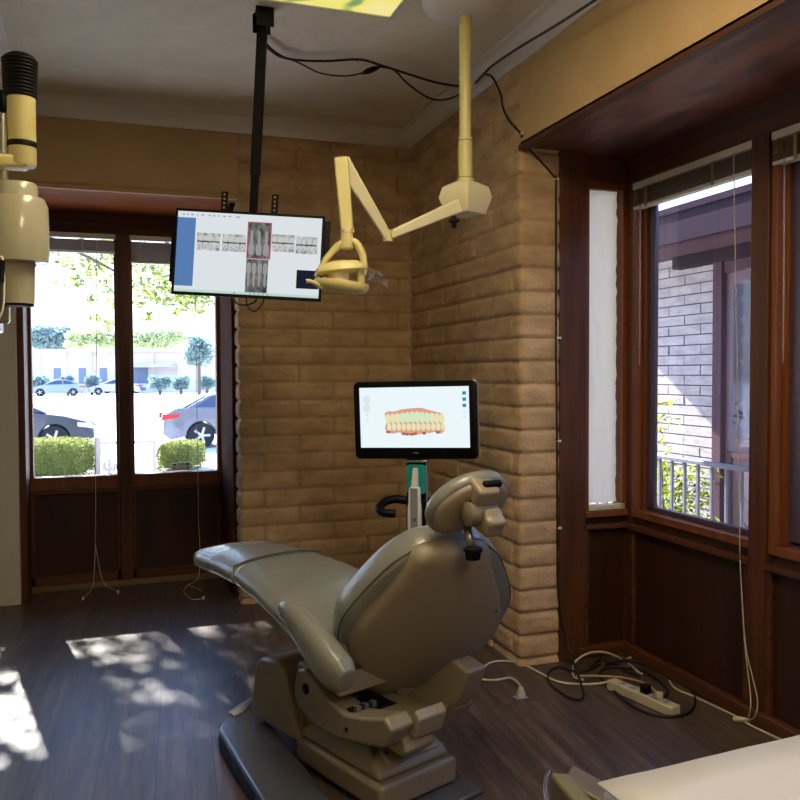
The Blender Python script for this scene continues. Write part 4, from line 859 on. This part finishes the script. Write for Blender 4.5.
pg = tag(MB().box((.07, -.013, .0415), (.095, .013, .068), Mp).ob('plug', WHITECORD, bevel=.005), 'cream plug in the near end of the power strip', 'plug'); pg.location = pst.location
def cord(name, pts, r, m, label, cat='cord', k=6): return tag(MB().tube(spline(pts, k), r, 7).ob(name, m, smooth='all'), label, cat)
cord('electric_wire', [F(612, 681, .02), F(596, 684), F(574, 684), F(556, 681), F(538, 672), F(522, 664), F(505, 661), F(490, 663), F(481, 671), F(482, 679), F(496, 680), F(510, 678), F(519, 684), F(521, 690, .012)], .0052, WHITECORD, 'white cord curling from the power strip towards the brick pier and the loose plug')
pq = F(521, 694, .016); lp = empty('cord_plug', (pq.x, pq.y, 0), 'loose cream and grey plug standing on the floor by the brick pier', 'plug')
MB().loft([[(-.017, -.012, 0), (.017, -.012, 0), (.017, .012, 0), (-.017, .012, 0)], [(-.015, -.011, .02), (.015, -.011, .02), (.015, .011, .02), (-.015, .011, .02)], [(-.008, -.007, .045), (.008, -.007, .045), (.008, .007, .045), (-.008, .007, .045)]]).ob('plug_body', WHITECORD, lp, bevel=.003)
box('plug_base', (-.028, -.018, 0), (.024, .018, .006), GREYP, lp, .002)
cord('electric_wire', [F(584, 680, .012), F(574, 677, .012), on(573, 668, 1, -1.5), on(576, 661, 1, -1.48), on(588, 653.5, 1, -1.46), on(602, 652, 1, -1.46), on(616, 656, 1, -1.47), on(626, 662, 1, -1.5), F(636, 670, .02), F(642, 674, .02)], .005, WHITECORD, 'cream cord looping over the black coil behind the power strip')
cord('electric_wire', [F(576, 676, .02), F(600, 676, .02), F(625, 678, .03), F(646, 684, .05), F(656, 692, .07)], .0045, mat('tan_cord', hexc(170, 140, 90), .5), 'tan cord running along the back of the power strip')
cord('extension_cord', [on(624, 660, 1, -1.5), on(634, 656.5, 1, -1.48), on(646, 658, 1, -1.5), on(656, 664, 1, -1.54), on(663, 671, 1, -1.6), F(672, 685), F(680, 691), F(695, 697), F(733, 715), F(752, 726), F(790, 744), F(840, 768)], .0042, WHITECORD, 'pale cord running along the bay baseboard past the cord tassel')
cord('coiled_cable', [F(604, 665, .014), F(626, 660, .012), F(650, 665, .008), F(672, 674, .006), F(690, 688), F(695, 702), F(686, 714), F(660, 716), F(636, 708), F(615, 692), F(600, 676), F(606, 668, .008), F(625, 667, .01), F(645, 672, .01), F(662, 684), F(668, 694), F(655, 700)], .0055, CABLE, 'black cable coiled in wide loops around the power strip')
cord('coiled_cable', [F(590, 668, .008), F(600, 660, .008), F(615, 664, .008), F(628, 672, .008), F(640, 676, .008)], .005, CABLE, 'short black cable crossing the floor under the cream cord')
# ------------------------------------------------------------------ tray in the foreground
zt = .78
pA = on(601, 783, 2, zt); pB = on(800, 736, 2, zt); ex = (pB-pA).normalized(); ey = Vector((ex.y, -ex.x, 0))
tr = empty('instrument_cart', (pA.x+.35, pA.y-.25, 0), 'instrument cart with its worktop covered in white paper, nearest the camera', 'instrument cart')
def trp(o): o.parent = tr; o.matrix_parent_inverse = Matrix.Translation(-tr.location); return o
rows = []
for i in range(8):
    t = i/7; rows.append([pA+ex*(-.004+.58*j/14)+ey*(-.003+.42*t)+Vector((0, 0, .0012*noise.noise((j*.6, i*.6, 0)))) for j in range(15)])
cv = trp(MB().loft(rows, cap=False, closed=False).ob('paper_cover', PAPER, smooth='all')); mo = cv.modifiers.new('s', 'SOLIDIFY'); mo.thickness = .002
trp(MB().box((0, 0, -.03), (.57, .42, -.006), M3(pA, ex, ey, Vector((0, 0, 1)))).ob('worktop', WHITE, bevel=.008))
trp(MB().box((.03, .03, -zt+.06), (.54, .40, -.03), M3(pA, ex, ey, Vector((0, 0, 1)))).ob('cart_cabinet', WHITE, bevel=.006))
for k, (x, y) in enumerate(((.06, .06), (.51, .06), (.06, .37), (.51, .37))):
    trp(MB().lathe([(0, -.012), (.028, -.012), (.03, 0), (.028, .012), (0, .012)], M=M3(pA+ex*x+ey*y-Vector((0, 0, zt-.03)), ey, Vector((0, 0, 1)), ex), n=16).ob('caster', BLACK, smooth=40))
# operator stool arm in the corner of the picture
hA = on(550, 772, 2, .70)
g = empty('instrument_holder', (hA.x+.02, hA.y-.08, 0), 'olive padded holder with a rounded grey rim at the near left corner of the cart', 'holder')
def gp(o): o.parent = g; o.matrix_parent_inverse = Matrix.Translation(-g.location); return o
a0 = on(549, 771, 2, .70); a1 = on(585, 812, 2, .70); b0 = on(572, 764, 2, .66); b1 = on(607, 782, 2, .66)
dn = Vector((0, 0, -.05))
gp(MB().loft([[a0, a1, a1+dn, a0+dn], [a0.lerp(b1, .35)+Vector((0, 0, .004)), a1+(b1-a0)*.35, a1+(b1-a0)*.35+dn, a0.lerp(b1, .35)+dn]]).ob('padded_top', OLIVE, bevel=.008, seg=4))
gp(MB().loft([[a0.lerp(b1, .22)+Vector((0, 0, -.006)), b0, b1, a1+(b1-a0)*.8], [q+dn for q in (a0.lerp(b1, .22), b0, b1, a1+(b1-a0)*.8)]]).ob('holder_body', mat('brown_plastic', hexc(84, 72, 52), .5), bevel=.006))
gp(MB().tube(spline([on(550, 771, 2, .702), on(546, 780, 2, .70), on(546, 795, 2, .70), on(550, 815, 2, .70)]), .004, 8).ob('rim', GREYPAD, smooth='all'))
gp(MB().tube([on(555, 830, 2, .66), Vector((hA.x, hA.y-.08, .02))], .012, 10).ob('post', STEEL, smooth='all'))
gp(MB().lathe([(0, 0), (.12, 0), (.12, .01), (.02, .03), (0, .03)], o=(hA.x, hA.y-.08, 0), n=28).ob('foot', STEEL, smooth=40))
# ------------------------------------------------------------------ small sign on the sill outside
q = on(181, 465, 1, RY+.06); sg = empty('small_sign', (q.x, RY+.06, .69), 'small black and white sign plate standing at the foot of the right back pane', 'sign')
MB().box((-.058, -.002, -.004), (.058, .002, .045)).ob('plate', WHITE, sg)
for x, z, w_, h_ in ((-.048, .030, .018, .010), (-.050, .008, .014, .008), (.030, .030, .018, .010), (.034, .008, .014, .008), (-.02, .036, .04, .003), (-.02, .004, .04, .003)):
    MB().box((x, -.0032, z), (x+w_, -.0021, z+h_)).ob('sign_mark', BLACK, sg)
# ================================================================== outdoors
GZ = -.59
ASPH = mat('pale_asphalt', hexc(214, 210, 204), .9, var=.05, vscale=(.6, .6, .6))
gr = struct(box('ground', (-90, 1.0, GZ-.3), (90, 160, GZ), ASPH))
struct(box('ground_patio', (.8, -12, -.55), (30, 12, -.08), mat('patio_concrete', hexc(168, 160, 152), .9)))
def foliage(mb, c, rad, n, s, rs, shell=.4, flat=1):
    for _ in range(n):
        while True:
            p = Vector((rs.uniform(-1, 1), rs.uniform(-1, 1), rs.uniform(-1, 1)))
            l = p.length
            if l <= 1 and l > shell*rs.random(): break
        q = Vector((c[0]+p.x*rad[0], c[1]+p.y*rad[1], c[2]+p.z*rad[2]))
        d = Vector((rs.gauss(0, 1), rs.gauss(0, 1), rs.gauss(0, .8))).normalized(); e = d.orthogonal().normalized(); e = Matrix.Rotation(rs.uniform(0, 6.28), 3, d) @ e; f = d.cross(e)
        L = s*rs.uniform(.7, 1.3); w_ = L*.42
        k = len(mb.v); mb.v += [q-d*L*.5, q+e*w_*.5-d*L*.08+f*L*.06, q+d*L*.5, q-e*w_*.5-d*L*.08+f*L*.06]; mb.f.append((k, k+1, k+2, k+3))
    return mb
def leafob(mb, name, m, par):
    me = bpy.data.meshes.new(name); me.from_pydata([tuple(v) for v in mb.v], [], mb.f); me.materials.append(m); o = bpy.data.objects.new(name, me); COL.objects.link(o); o.parent = par; return o
BARK = mat('bark', hexc(96, 84, 72), .9, var=.2, vscale=(20, 20, 4), bump=.5, bscale=20)
# large broadleaf tree that shades the window
rs = random.Random(11)
tx, ty = -6.3, 9.5
tree = empty('broadleaf_tree', (tx, ty, GZ), 'big broadleaf tree whose leafy branches hang across the top of the back window', 'tree')
def TL(p): return Vector(p)-Vector((tx, ty, GZ))
MB().tube(spline([TL((tx, ty, GZ)), TL((tx+.1, ty, 1.5)), TL((tx+.5, ty-.1, 3.2)), TL((tx+1.4, ty-.2, 5.0)), TL((tx+2.5, ty-.3, 6.2))], 5), .2, 10, taper=[.26-.0085*i for i in range(21)]).ob('trunk', BARK, tree, smooth='all')
br_ = MB()
BR = [((tx+.5, ty, 3.4), (-3.6, 9, 4.3), (-1.8, 9, 3.9), (-.2, 9.2, 3.0)), ((tx+1.2, ty, 4.6), (-3.4, 8.6, 5.6), (-1.6, 8.6, 5.2), (.6, 8.8, 4.2)), ((tx+.6, ty, 3.5), (-3.8, 8.4, 3.8), (-2.4, 8.3, 3.2), (-1.4, 8.4, 2.7))]
for P_ in BR: br_.tube(spline([TL(q) for q in P_], 5), .05, 6, taper=[.06-.0032*i for i in range(16)])
br_.ob('branches', BARK, tree, smooth='all')['kind'] = 'stuff'
br2 = MB().tube(spline([TL((tx+.6, ty, 3.6)), TL((-4.9, 8.2, 4.2)), TL((-3.6, 6.6, 4.5)), TL((-2.6, 5.8, 4.7)), TL((-1.9, 5.3, 4.5))], 5), .04, 6, taper=[.06-.0022*i for i in range(21)]).ob('limb', BARK, tree, smooth='all')
lf = MB()
def vis(u, v, dep, r, n, s=.10): c = far(u, v, dep); foliage(lf, TL(c), (r, r*.9, r*.75), n, s, rs, .2)
# sprays seen through the panes
for (u, v, r, n) in ((88, 268, .26, 42), (66, 262, .17, 16), (74, 282, .17, 20), (100, 262, .28, 50), (110, 250, .26, 44), (112, 285, .26, 46), (60, 285, .12, 9), (92, 300, .12, 10), (95, 318, .10, 9), (113, 302, .13, 14), (108, 325, .15, 18), (97, 334, .10, 7), (118, 318, .12, 8), (76, 240, .26, 24), (140, 262, .26, 42), (152, 280, .30, 60), (165, 292, .30, 62), (180, 300, .28, 56), (196, 304, .26, 46), (208, 300, .24, 36), (145, 300, .20, 24), (150, 318, .12, 14), (170, 278, .34, 40), (190, 285, .3, 40), (205, 282, .3, 40), (136, 250, .3, 40), (160, 262, .3, 40), (138, 285, .2, 24), (200, 312, .12, 12), (60, 250, .2, 10), (176, 312, .1, 10)):
    vis(u, v, 13+rs.uniform(-.8, .8), r, int(n*1.3), .115)
# crown on the sun's path
for k in range(34): c = (rs.uniform(-5.6, .8), rs.uniform(7.4, 11.0), rs.uniform(4.1, 8.6)); foliage(lf, TL(c), (.6, .6, .5), 75, .14, rs, .2)
for k in range(26): c = (rs.uniform(-5.0, -2.2), rs.uniform(8, 10.4), rs.uniform(5.0, 8.2)); foliage(lf, TL(c), (.36, .36, .32), 85, .15, rs, .2)
for k in range(185): c = (rs.uniform(-3.5, -1.8), rs.uniform(5, 6.6), rs.uniform(3.75, 5.5)); foliage(lf, TL(c), (.17, .17, .14), 34, .095, rs, .2)
for k in range(85): c = (rs.uniform(-4.3, -3.3), rs.uniform(5, 6.6), rs.uniform(3.75, 5.5)); foliage(lf, TL(c), (.17, .17, .14), 30, .095, rs, .2)
leafob(lf, 'foliage', LEAF, tree)
# hedges
def hedge(u0, u1, vt, vb, dep, label, n, seed):
    a = far(u0, vb, dep); b = far(u1, vb, dep); top = far(u0, vt, dep).z; c = (a+b)/2; c.z = GZ; r = random.Random(seed)
    h = empty('hedge', c, label, 'hedge', 'clipped hedges at the edge of the car park')
    wv = (b-a).length/2; ht = top-GZ; m = MB(); d = Vector(((b-a).x, (b-a).y, 0)).normalized(); e = Vector((-d.y, d.x, 0))
    core = MB().loft([[d*sx*wv*k+e*sy*.45*k+Vector((0, 0, z)) for sx, sy in ((-1, -1), (1, -1), (1, 1), (-1, 1))] for z, k in ((.03, .75), (ht*.3, .92), (ht*.8, .92), (ht*.93, .8))]).ob('hedge_core', LEAF_HEDGE, h, bevel=.08)
    for _ in range(n):
        s_ = r.choice(('f', 'f', 't', 't', 'l', 'r', 'b')); x, y, z = r.uniform(-1, 1), r.uniform(-1, 1), r.random()
        if s_ == 'f': y = -1
        elif s_ == 'b': y = 1
        elif s_ == 't': z = 1
        else: x = -1 if s_ == 'l' else 1
        zz = z*ht*(1-.12*abs(x)**4)+.02; k = 1-.06*max(0, z-.7)/.3
        foliage(m, d*x*wv*k+e*y*.48*k+Vector((0, 0, zz)), (.03, .03, .03), 1, .055, r, 0)
    leafob(m, 'foliage', LEAF_HEDGE, h); return h
hedge(12, 90, 441, 474, 15.3, 'longer clipped green hedge seen through the left back pane', 7000, 3)
hedge(164, 200, 443, 468, 16.5, 'short clipped green hedge seen through the right back pane behind the small sign', 4500, 4)
# parking post and rail
q = far(98, 473, 15.4); q.z = GZ
mp_ = empty('bollard_rail', q, 'grey metal post with a horizontal rail at the car park edge', 'railing')
MB().box((-.055, -.04, 0), (.055, .04, far(98, 437, 15.4).z-GZ)).ob('post', ALUM, mp_, bevel=.01); MB().box((.055, -.025, .58), (1.05, .025, .63)).ob('top_rail', ALUM, mp_); MB().box((.98, -.025, 0), (1.05, .025, .58)).ob('post', ALUM, mp_)
q = far(110, 473, 15.0); q.z = GZ
sp = empty('sprinkler_pipe', q, 'small grey pipe fitting rising from the ground beside the metal post', 'pipe')
MB().tube([(0, 0, 0), (0, 0, .36)], .035, 8).tube([(-.09, 0, .16), (-.09, 0, .30)], .03, 8).tube([(-.09, 0, .16), (.09, 0, .16)], .03, 8).tube([(.09, 0, .16), (.09, 0, .26)], .03, 8).ob('fitting', ALUM, sp, smooth=40)
# cars
TYRE = mat('tyre', hexc(30, 30, 32), .8); RIM = mat('alloy', hexc(170, 172, 176), .3, metal=.8); CARGL = mat('car_glass', hexc(60, 74, 92), .1, metal=.2); TAILR = mat('tail_red', hexc(200, 40, 44), .3); LAMPW = mat('lamp_white', hexc(210, 206, 200), .2)
def car(name, loc, face, col, label, paint_r=.25, detail=True):
    # local x: from tail (0) to nose (4.6); face=+1 nose towards +x
    c = empty(name, loc, label, 'car'); c.scale = (face, 1, 1)
    pm = mat('paint_'+str(len(MATS)), col, paint_r, metal=.3, coat=.6)
    low = [(.0, .38), (.02, .62), (.05, .88), (.35, 1.02), (.9, 1.04), (1.0, 1.03), (3.2, .98), (3.9, .88), (4.4, .74), (4.58, .56), (4.6, .34), (4.2, .22), (.2, .24)]
    # arches
    def arch(cx): return [(cx+.37*math.cos(a), .32+.37*math.sin(a)) for a in [PI*i/10 for i in range(0, 11)]]
    top = low[:11]; under = [(4.25, .22)]+[p for p in arch(3.68)]+[]+[p for p in arch(.95)]+[(.2, .24)]
    poly = top+under
    rings = []
    for y, k in ((-.90, .0), (-.88, .0), (.88, 0), (.90, 0)):
        rings.append([Vector((x+(.06 if x < .3 and abs(y) > .89 else 0)-(.06 if x > 4.3 and abs(y) > .89 else 0), y, z)) for x, z in poly])
    MB().loft(rings).ob('body', pm, c, bevel=.03)
    roof = [(.55, 1.0), (1.15, 1.34), (1.7, 1.45), (2.4, 1.44), (3.0, 1.20), (3.5, .97)]
    MB().loft([[(x+ (.04 if y < 0 else .04)*0, y*(1-.16*(z-.95)/.5), z) for x, z in roof] for y in (-.84, .84)]).ob('cabin', pm, c, bevel=.03)
    gls = [(.80, 1.06), (1.22, 1.31), (1.72, 1.39), (2.35, 1.38), (2.88, 1.18), (3.2, 1.02)]
    for s in (-1, 1):
        MB().loft([[(x, s*(.845*(1-.16*(z-.95)/.5)+d), z) for x, z in gls] for d in (0, .006)]).ob('side_window', CARGL, c)
        MB().box((1.78, s*.80-.06, .95), (1.84, s*.80+.055, 1.40)).ob('door_pillar', pm, c)
        MB().box((-.012, s*.62-.2, .70), (.34, s*.62+.285 if s > 0 else s*.62+.2, .88)) if 0 else None
        y0, y1 = (.52, .905) if s > 0 else (-.905, -.52)
        MB().loft([[(-.02, y0, .72), (-.02, y1, .72), (.0, y1, .88), (.0, y0, .88)], [(.42, y0, .80), (.42, y1, .80), (.42, y1, .90), (.42, y0, .90)]]).ob('tail_lamp', TAILR, c, bevel=.02)
        MB().loft([[(4.62, y0, .56), (4.62, y1, .56), (4.5, y1, .70), (4.5, y0, .70)], [(4.2, y0, .62), (4.2, y1, .62), (4.2, y1, .74), (4.2, y0, .74)]]).ob('head_lamp', LAMPW, c, bevel=.02)
    MB().loft([[(.56, -.66, 1.03), (.56, .66, 1.03), (.545, .66, 1.045), (.545, -.66, 1.045)], [(1.13, -.62, 1.35), (1.13, .62, 1.35), (1.115, .62, 1.36), (1.115, -.62, 1.36)]]).ob('rear_window', CARGL, c)
    for cx in (.95, 3.68):
        for s in (-1, 1):
            w_ = MB().lathe([(.20, -.1), (.31, -.1), (.33, -.07), (.33, .07), (.31, .1), (.20, .1)], M=Matrix.Translation((cx, s*.80, .33)) @ Matrix.Rotation(PI/2, 4, 'X'), n=30).ob('wheel', TYRE, c, smooth=40)
            sp_ = MB()
            for k in range(5):
                a = 2*PI*k/5
                sp_.box((.02, -.03, -.02), (.215, .03, .02), Matrix.Translation((cx, s*.895, .33)) @ Matrix.Rotation(PI/2, 4, 'X') @ Matrix.Rotation(a, 4, 'Z'))
            sp_.lathe([(0, -.02), (.06, -.02), (.06, .025), (0, .025)], M=Matrix.Translation((cx, s*.895, .33)) @ Matrix.Rotation(PI/2, 4, 'X'), n=14)
            sp_.ob('alloy_spokes', RIM, w_)
    return c
q = far(163, 447, 20.6); car('sedan', (q.x, q.y+.9, GZ), 1, hexc(108, 114, 126), 'dark grey sedan with a red tail lamp, seen rear first in the right back pane')
q = far(95, 447, 20.2); car('sedan', (q.x-4.6, q.y+.9, GZ), 1, hexc(60, 68, 82), 'dark sedan parked behind the long hedge, its nose pointing right')
q = far(32, 394, 73); car('sedan', (q.x+4.4, q.y, GZ), -1, hexc(132, 150, 186), 'distant pale blue sedan at the far kerb, farther left of the two', .3)
q = far(88, 394, 76); car('sedan', (q.x+4.6, q.y, GZ), -1, hexc(176, 182, 194), 'distant silver sedan at the far kerb, beside the window mullion', .3)
q = far(147, 393, 80); car('sedan', (q.x-4.6, q.y+3.4, GZ), 1, hexc(60, 90, 180), 'distant bright blue car mostly hidden behind the mullion at the far kerb', .3)
# far building
BW = mat('hazed_stucco', hexc(226, 212, 196), .9); BR2 = mat('hazed_fascia', hexc(196, 186, 178), .9); BWIN = mat('far_window', hexc(110, 128, 146), .3)  # haze and flare painted in as pale wall and roof colours
q0 = far(-30, 393, 84); q1 = far(240, 393, 84)
q0 = far(-30, 393, 88); q1 = far(240, 393, 88)
fb = empty('office_building', (q0.x, q0.y, GZ), 'long low office building across the car park, its colours paled for haze', 'building')
dB = (Vector((q1.x, q1.y, 0))-Vector((q0.x, q0.y, 0))); LB = dB.length; dB.normalize(); eB = Vector((-dB.y, dB.x, 0)); MB_ = M3(Vector((0, 0, 0)), dB, eB, Vector((0, 0, 1)))
zt_ = far(100, 349, 88).z-GZ
MB().box((0, 0, 0), (LB, 9, zt_-.35), MB_).ob('walls', BW, fb)
MB().box((-.4, -.6, zt_-.4), (LB+.4, 9.5, zt_), MB_).ob('roof', BR2, fb)
mpx = 88/F_PX
for u in (12, 39, 65, 90, 118, 152, 178):
    x = (u+30)*mpx; MB().box((x, -.25, 0), (x+.3, .01, zt_-.4), MB_).ob('pilaster', BW, fb)
for u in (54, 79, 100, 134, 141): x = (u+30)*mpx; o = MB().box((x, -.03, .9), (x+.8, .03, 2.6), MB_).ob('window', BWIN, fb)
MB().box(((134+30)*mpx, -2.2, zt_-2.0), ((178+30)*mpx, 0, zt_-1.6), MB_).ob('porch_roof', BR2, fb)
# distant trees and bushes
def dtree(name, u, vb, vt, ru, dep, m, label, n, s, seed, trunk=False, cat='tree'):
    b = far(u, vb, dep); t = far(u, vt, dep).z; z0 = b.z; r = random.Random(seed); k = dep/F_PX
    e = empty(name, (b.x, b.y, GZ), label, cat); mb = MB(); hz = (t-z0)/2
    for _ in range(16):
        c = (r.uniform(-.55, .55)*ru*k, r.uniform(-.3, .3)*ru*k, (z0-GZ)+hz+r.uniform(-.5, .5)*hz); foliage(mb, c, (ru*k*.48, ru*k*.4, hz*.5), n//16, s, r, .3)
    leafob(mb, 'foliage', m, e)
    MB().tube([(0, 0, 0), (0, 0, (z0-GZ)+hz)], .14 if dep > 40 else .04, 7).ob('trunk', BARK, e)
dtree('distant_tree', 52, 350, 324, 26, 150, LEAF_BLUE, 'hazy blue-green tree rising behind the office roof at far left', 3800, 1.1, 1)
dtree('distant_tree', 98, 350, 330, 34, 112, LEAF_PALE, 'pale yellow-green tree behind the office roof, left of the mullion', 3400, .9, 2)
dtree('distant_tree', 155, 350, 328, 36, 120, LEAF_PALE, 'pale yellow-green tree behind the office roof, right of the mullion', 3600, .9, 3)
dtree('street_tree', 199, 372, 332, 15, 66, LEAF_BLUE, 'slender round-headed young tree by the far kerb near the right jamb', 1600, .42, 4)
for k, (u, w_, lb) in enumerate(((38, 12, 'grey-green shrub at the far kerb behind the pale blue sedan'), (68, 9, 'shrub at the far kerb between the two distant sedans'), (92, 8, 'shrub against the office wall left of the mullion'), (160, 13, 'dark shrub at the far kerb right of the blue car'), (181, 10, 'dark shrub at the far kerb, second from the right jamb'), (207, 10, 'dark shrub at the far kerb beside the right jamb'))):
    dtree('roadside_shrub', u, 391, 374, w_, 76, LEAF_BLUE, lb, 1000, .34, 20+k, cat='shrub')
# ------------------------------------------------------------------ neighbouring house seen through the bay
NX = 2.82
nb = empty('neighbour_house', (NX, 0, 0), 'neighbouring house with pale block wall, shade-tinted violet-brown trim and shade-darkened roof overhang', 'house')
DTRIM = mat('shaded_trim', hexc(92, 74, 82), 1, spec=0); DFAS = mat('shaded_fascia', hexc(60, 50, 58), 1, spec=0)  # violet of skylit shade in both colours; fascia darkened for shade as well
def nbp(o): o.parent = nb; o.matrix_parent_inverse = Matrix.Translation(-nb.location); return o
nbp(box('mortar_bed', (NX+.006, .50, -.1), (NX+.3, 3.0, 2.7), MORTAR_OUT))
bk = MB(); c = .0832; L = .405; yy0 = .68
for k in range(33):
    z = -.06+c*k; y = yy0-(.0 if k % 2 else L/2)
    while y < 2.9:
        a_, b_ = max(y+.005, yy0), y+L-.005
        if b_-a_ > .03:
            j = [random.uniform(-.004, .004) for _ in range(3)]
            bk.loft([[(NX-.004+j[0], a_, z+.005), (NX-.004+j[0], b_, z+.005), (NX-.004+j[0], b_, z+c-.005), (NX-.004+j[0], a_, z+c-.005)][::1], [(NX+.02, a_, z+.005), (NX+.02, b_, z+.005), (NX+.02, b_, z+c-.005), (NX+.02, a_, z+c-.005)]])
        y += L
bw = nbp(bk.ob('block_face', BRICK_OUT)); bw['kind'] = 'stuff'
nbp(MB().box((NX-.05, .59, -.1), (NX+.06, .69, 2.19)).box((NX-.03, -1.6, 2.06), (NX+.06, .6, 2.19)).ob('door_frame', DTRIM, bevel=.004))
nbp(MB().box((NX-.09, -3.5, 2.15), (NX+.1, 1.14, 2.25)).ob('door_beam', DFAS, bevel=.006))
dr = nbp(MB().box((NX-.01, -.2, 0), (NX+.04, .585, 2.06)).ob('door_leaf', mat('shaded_door', hexc(96, 76, 90), .5)))  # door colour includes the violet cast of the shade
MB().box((NX-.018, .0, .80), (NX-.011, .49, 1.96)).ob('door_glass', mat('dark_reflective_glass', hexc(36, 40, 62), .08, metal=.6), dr)
MB().box((NX-.028, -.06, .64), (NX-.012, .56, .68)).box((NX-.022, .50, .1), (NX-.012, .56, .64)).ob('door_moulding', DTRIM, dr)
nbp(box('lower_wall', (NX-.02, -6, -.1), (NX+.05, -.2, 2.2), mat('shaded_siding', hexc(110, 92, 108), .6)))  # siding tint carries the violet shade too
nbp(MB().box((NX-.50, -8, 2.27), (NX+1.5, 2.86, 2.50)).box((NX-.52, -8, 2.49), (NX+1.5, 2.88, 2.54)).ob('roof_overhang', DFAS, bevel=.004))
nbp(MB().box((NX-.46, -8, 2.25), (NX+.3, 2.82, 2.272)).ob('roof_soffit', DTRIM))
# patio railing
rl = empty('patio_railing', (1.5, -1.2, -.08), 'grey-blue metal patio railing with thin upright bars outside the bay', 'railing')
RAILM = mat('railing_paint', hexc(120, 124, 148), .4, metal=.2)
def rp(o): o.parent = rl; o.matrix_parent_inverse = Matrix.Translation(-rl.location); return o
rp(box('top_rail', (1.48, -3.6, .765), (1.52, 1.2, .79), RAILM, None, .004)); rp(box('bottom_rail', (1.485, -3.6, .02), (1.515, 1.2, .045), RAILM, None, .003))
y = 1.15
while y > -3.6: rp(box('baluster', (1.492, y-.007, -.08), (1.508, y+.007, .767), RAILM)); y -= .117
# climbing plant
vn = empty('climbing_plant', (2.35, .95, -.08), 'leafy climbing plant with yellow-green leaves against the sunlit block wall', 'plant')
rs = random.Random(5); m = MB()
for (u, v, r, n) in ((665, 515, .22, 150), (672, 495, .24, 170), (690, 505, .2, 90), (660, 475, .16, 70), (680, 478, .16, 60), (664, 450, .10, 16), (672, 418, .07, 7), (667, 405, .05, 5), (658, 430, .07, 8), (662, 468, .1, 30), (700, 495, .14, 30), (705, 475, .12, 20), (675, 530, .3, 150), (700, 530, .2, 60), (662, 420, .05, 5)):
    c = on(u, v, 0, 2.45+.15*rs.random()); foliage(m, c-Vector((2.35, .95, -.08)), (.12, r, r), n, .06, rs, .1)
leafob(m, 'foliage', LEAF_VINE, vn)
MB().tube(spline([(0, 0, 0), (.05, .1, .4), (.08, .15, .8), (.1, .3, 1.1)]), .008, 6).tube(spline([(0, -.2, 0), (.05, -.15, .3), (.08, -.1, .6)]), .007, 6).ob('stems', BARK, vn, smooth='all')
# ------------------------------------------------------------------ sun, sky, exposure
T = Vector((.2, -1, -.66)).normalized()
sd = bpy.data.lights.new('sun', 'SUN'); so = bpy.data.objects.new('sun', sd); COL.objects.link(so)
so.rotation_euler = T.to_track_quat('-Z', 'Y').to_euler(); sd.energy = 17; sd.angle = math.radians(.53); sd.color = (1, .95, .86); so.location = (-3, 8, 8)
wd = bpy.data.worlds.new('sky'); S.world = wd; wd.use_nodes = True; nt = wd.node_tree
bg = nt.nodes['Background']; tc = nt.nodes.new('ShaderNodeTexCoord'); sx = nt.nodes.new('ShaderNodeSeparateXYZ'); r = nt.nodes.new('ShaderNodeValToRGB')
e = r.color_ramp.elements; e[0].position = 0; e[0].color = (.5, .5, .5, 1); e[1].position = 1; e[1].color = (.28, .46, 1.0, 1)
k = e.new(.48); k.color = (.62, .62, .6, 1); k = e.new(.52); k.color = (.95, .98, 1, 1); k = e.new(.565); k.color = (.74, .88, 1, 1); k = e.new(.63); k.color = (.55, .85, 1.55, 1); k = e.new(.75); k.color = (.45, .75, 1.6, 1)
mr = nt.nodes.new('ShaderNodeMapRange'); mr.inputs['From Min'].default_value = -1; mr.inputs['From Max'].default_value = 1
nt.links.new(tc.outputs['Generated'], sx.inputs[0]); nt.links.new(sx.outputs['Z'], mr.inputs['Value']); nt.links.new(mr.outputs[0], r.inputs[0]); nt.links.new(r.outputs[0], bg.inputs[0]); bg.inputs[1].default_value = 1.8
vs = S.view_settings; vs.view_transform = 'Standard'; vs.look = 'None'; vs.exposure = .75; vs.gamma = 1; vs.use_curve_mapping = False
S.cycles.max_bounces = 10; S.cycles.diffuse_bounces = 5; S.cycles.transparent_max_bounces = 24; S.cycles.use_denoising = True
S.cycles.sample_clamp_indirect = 6
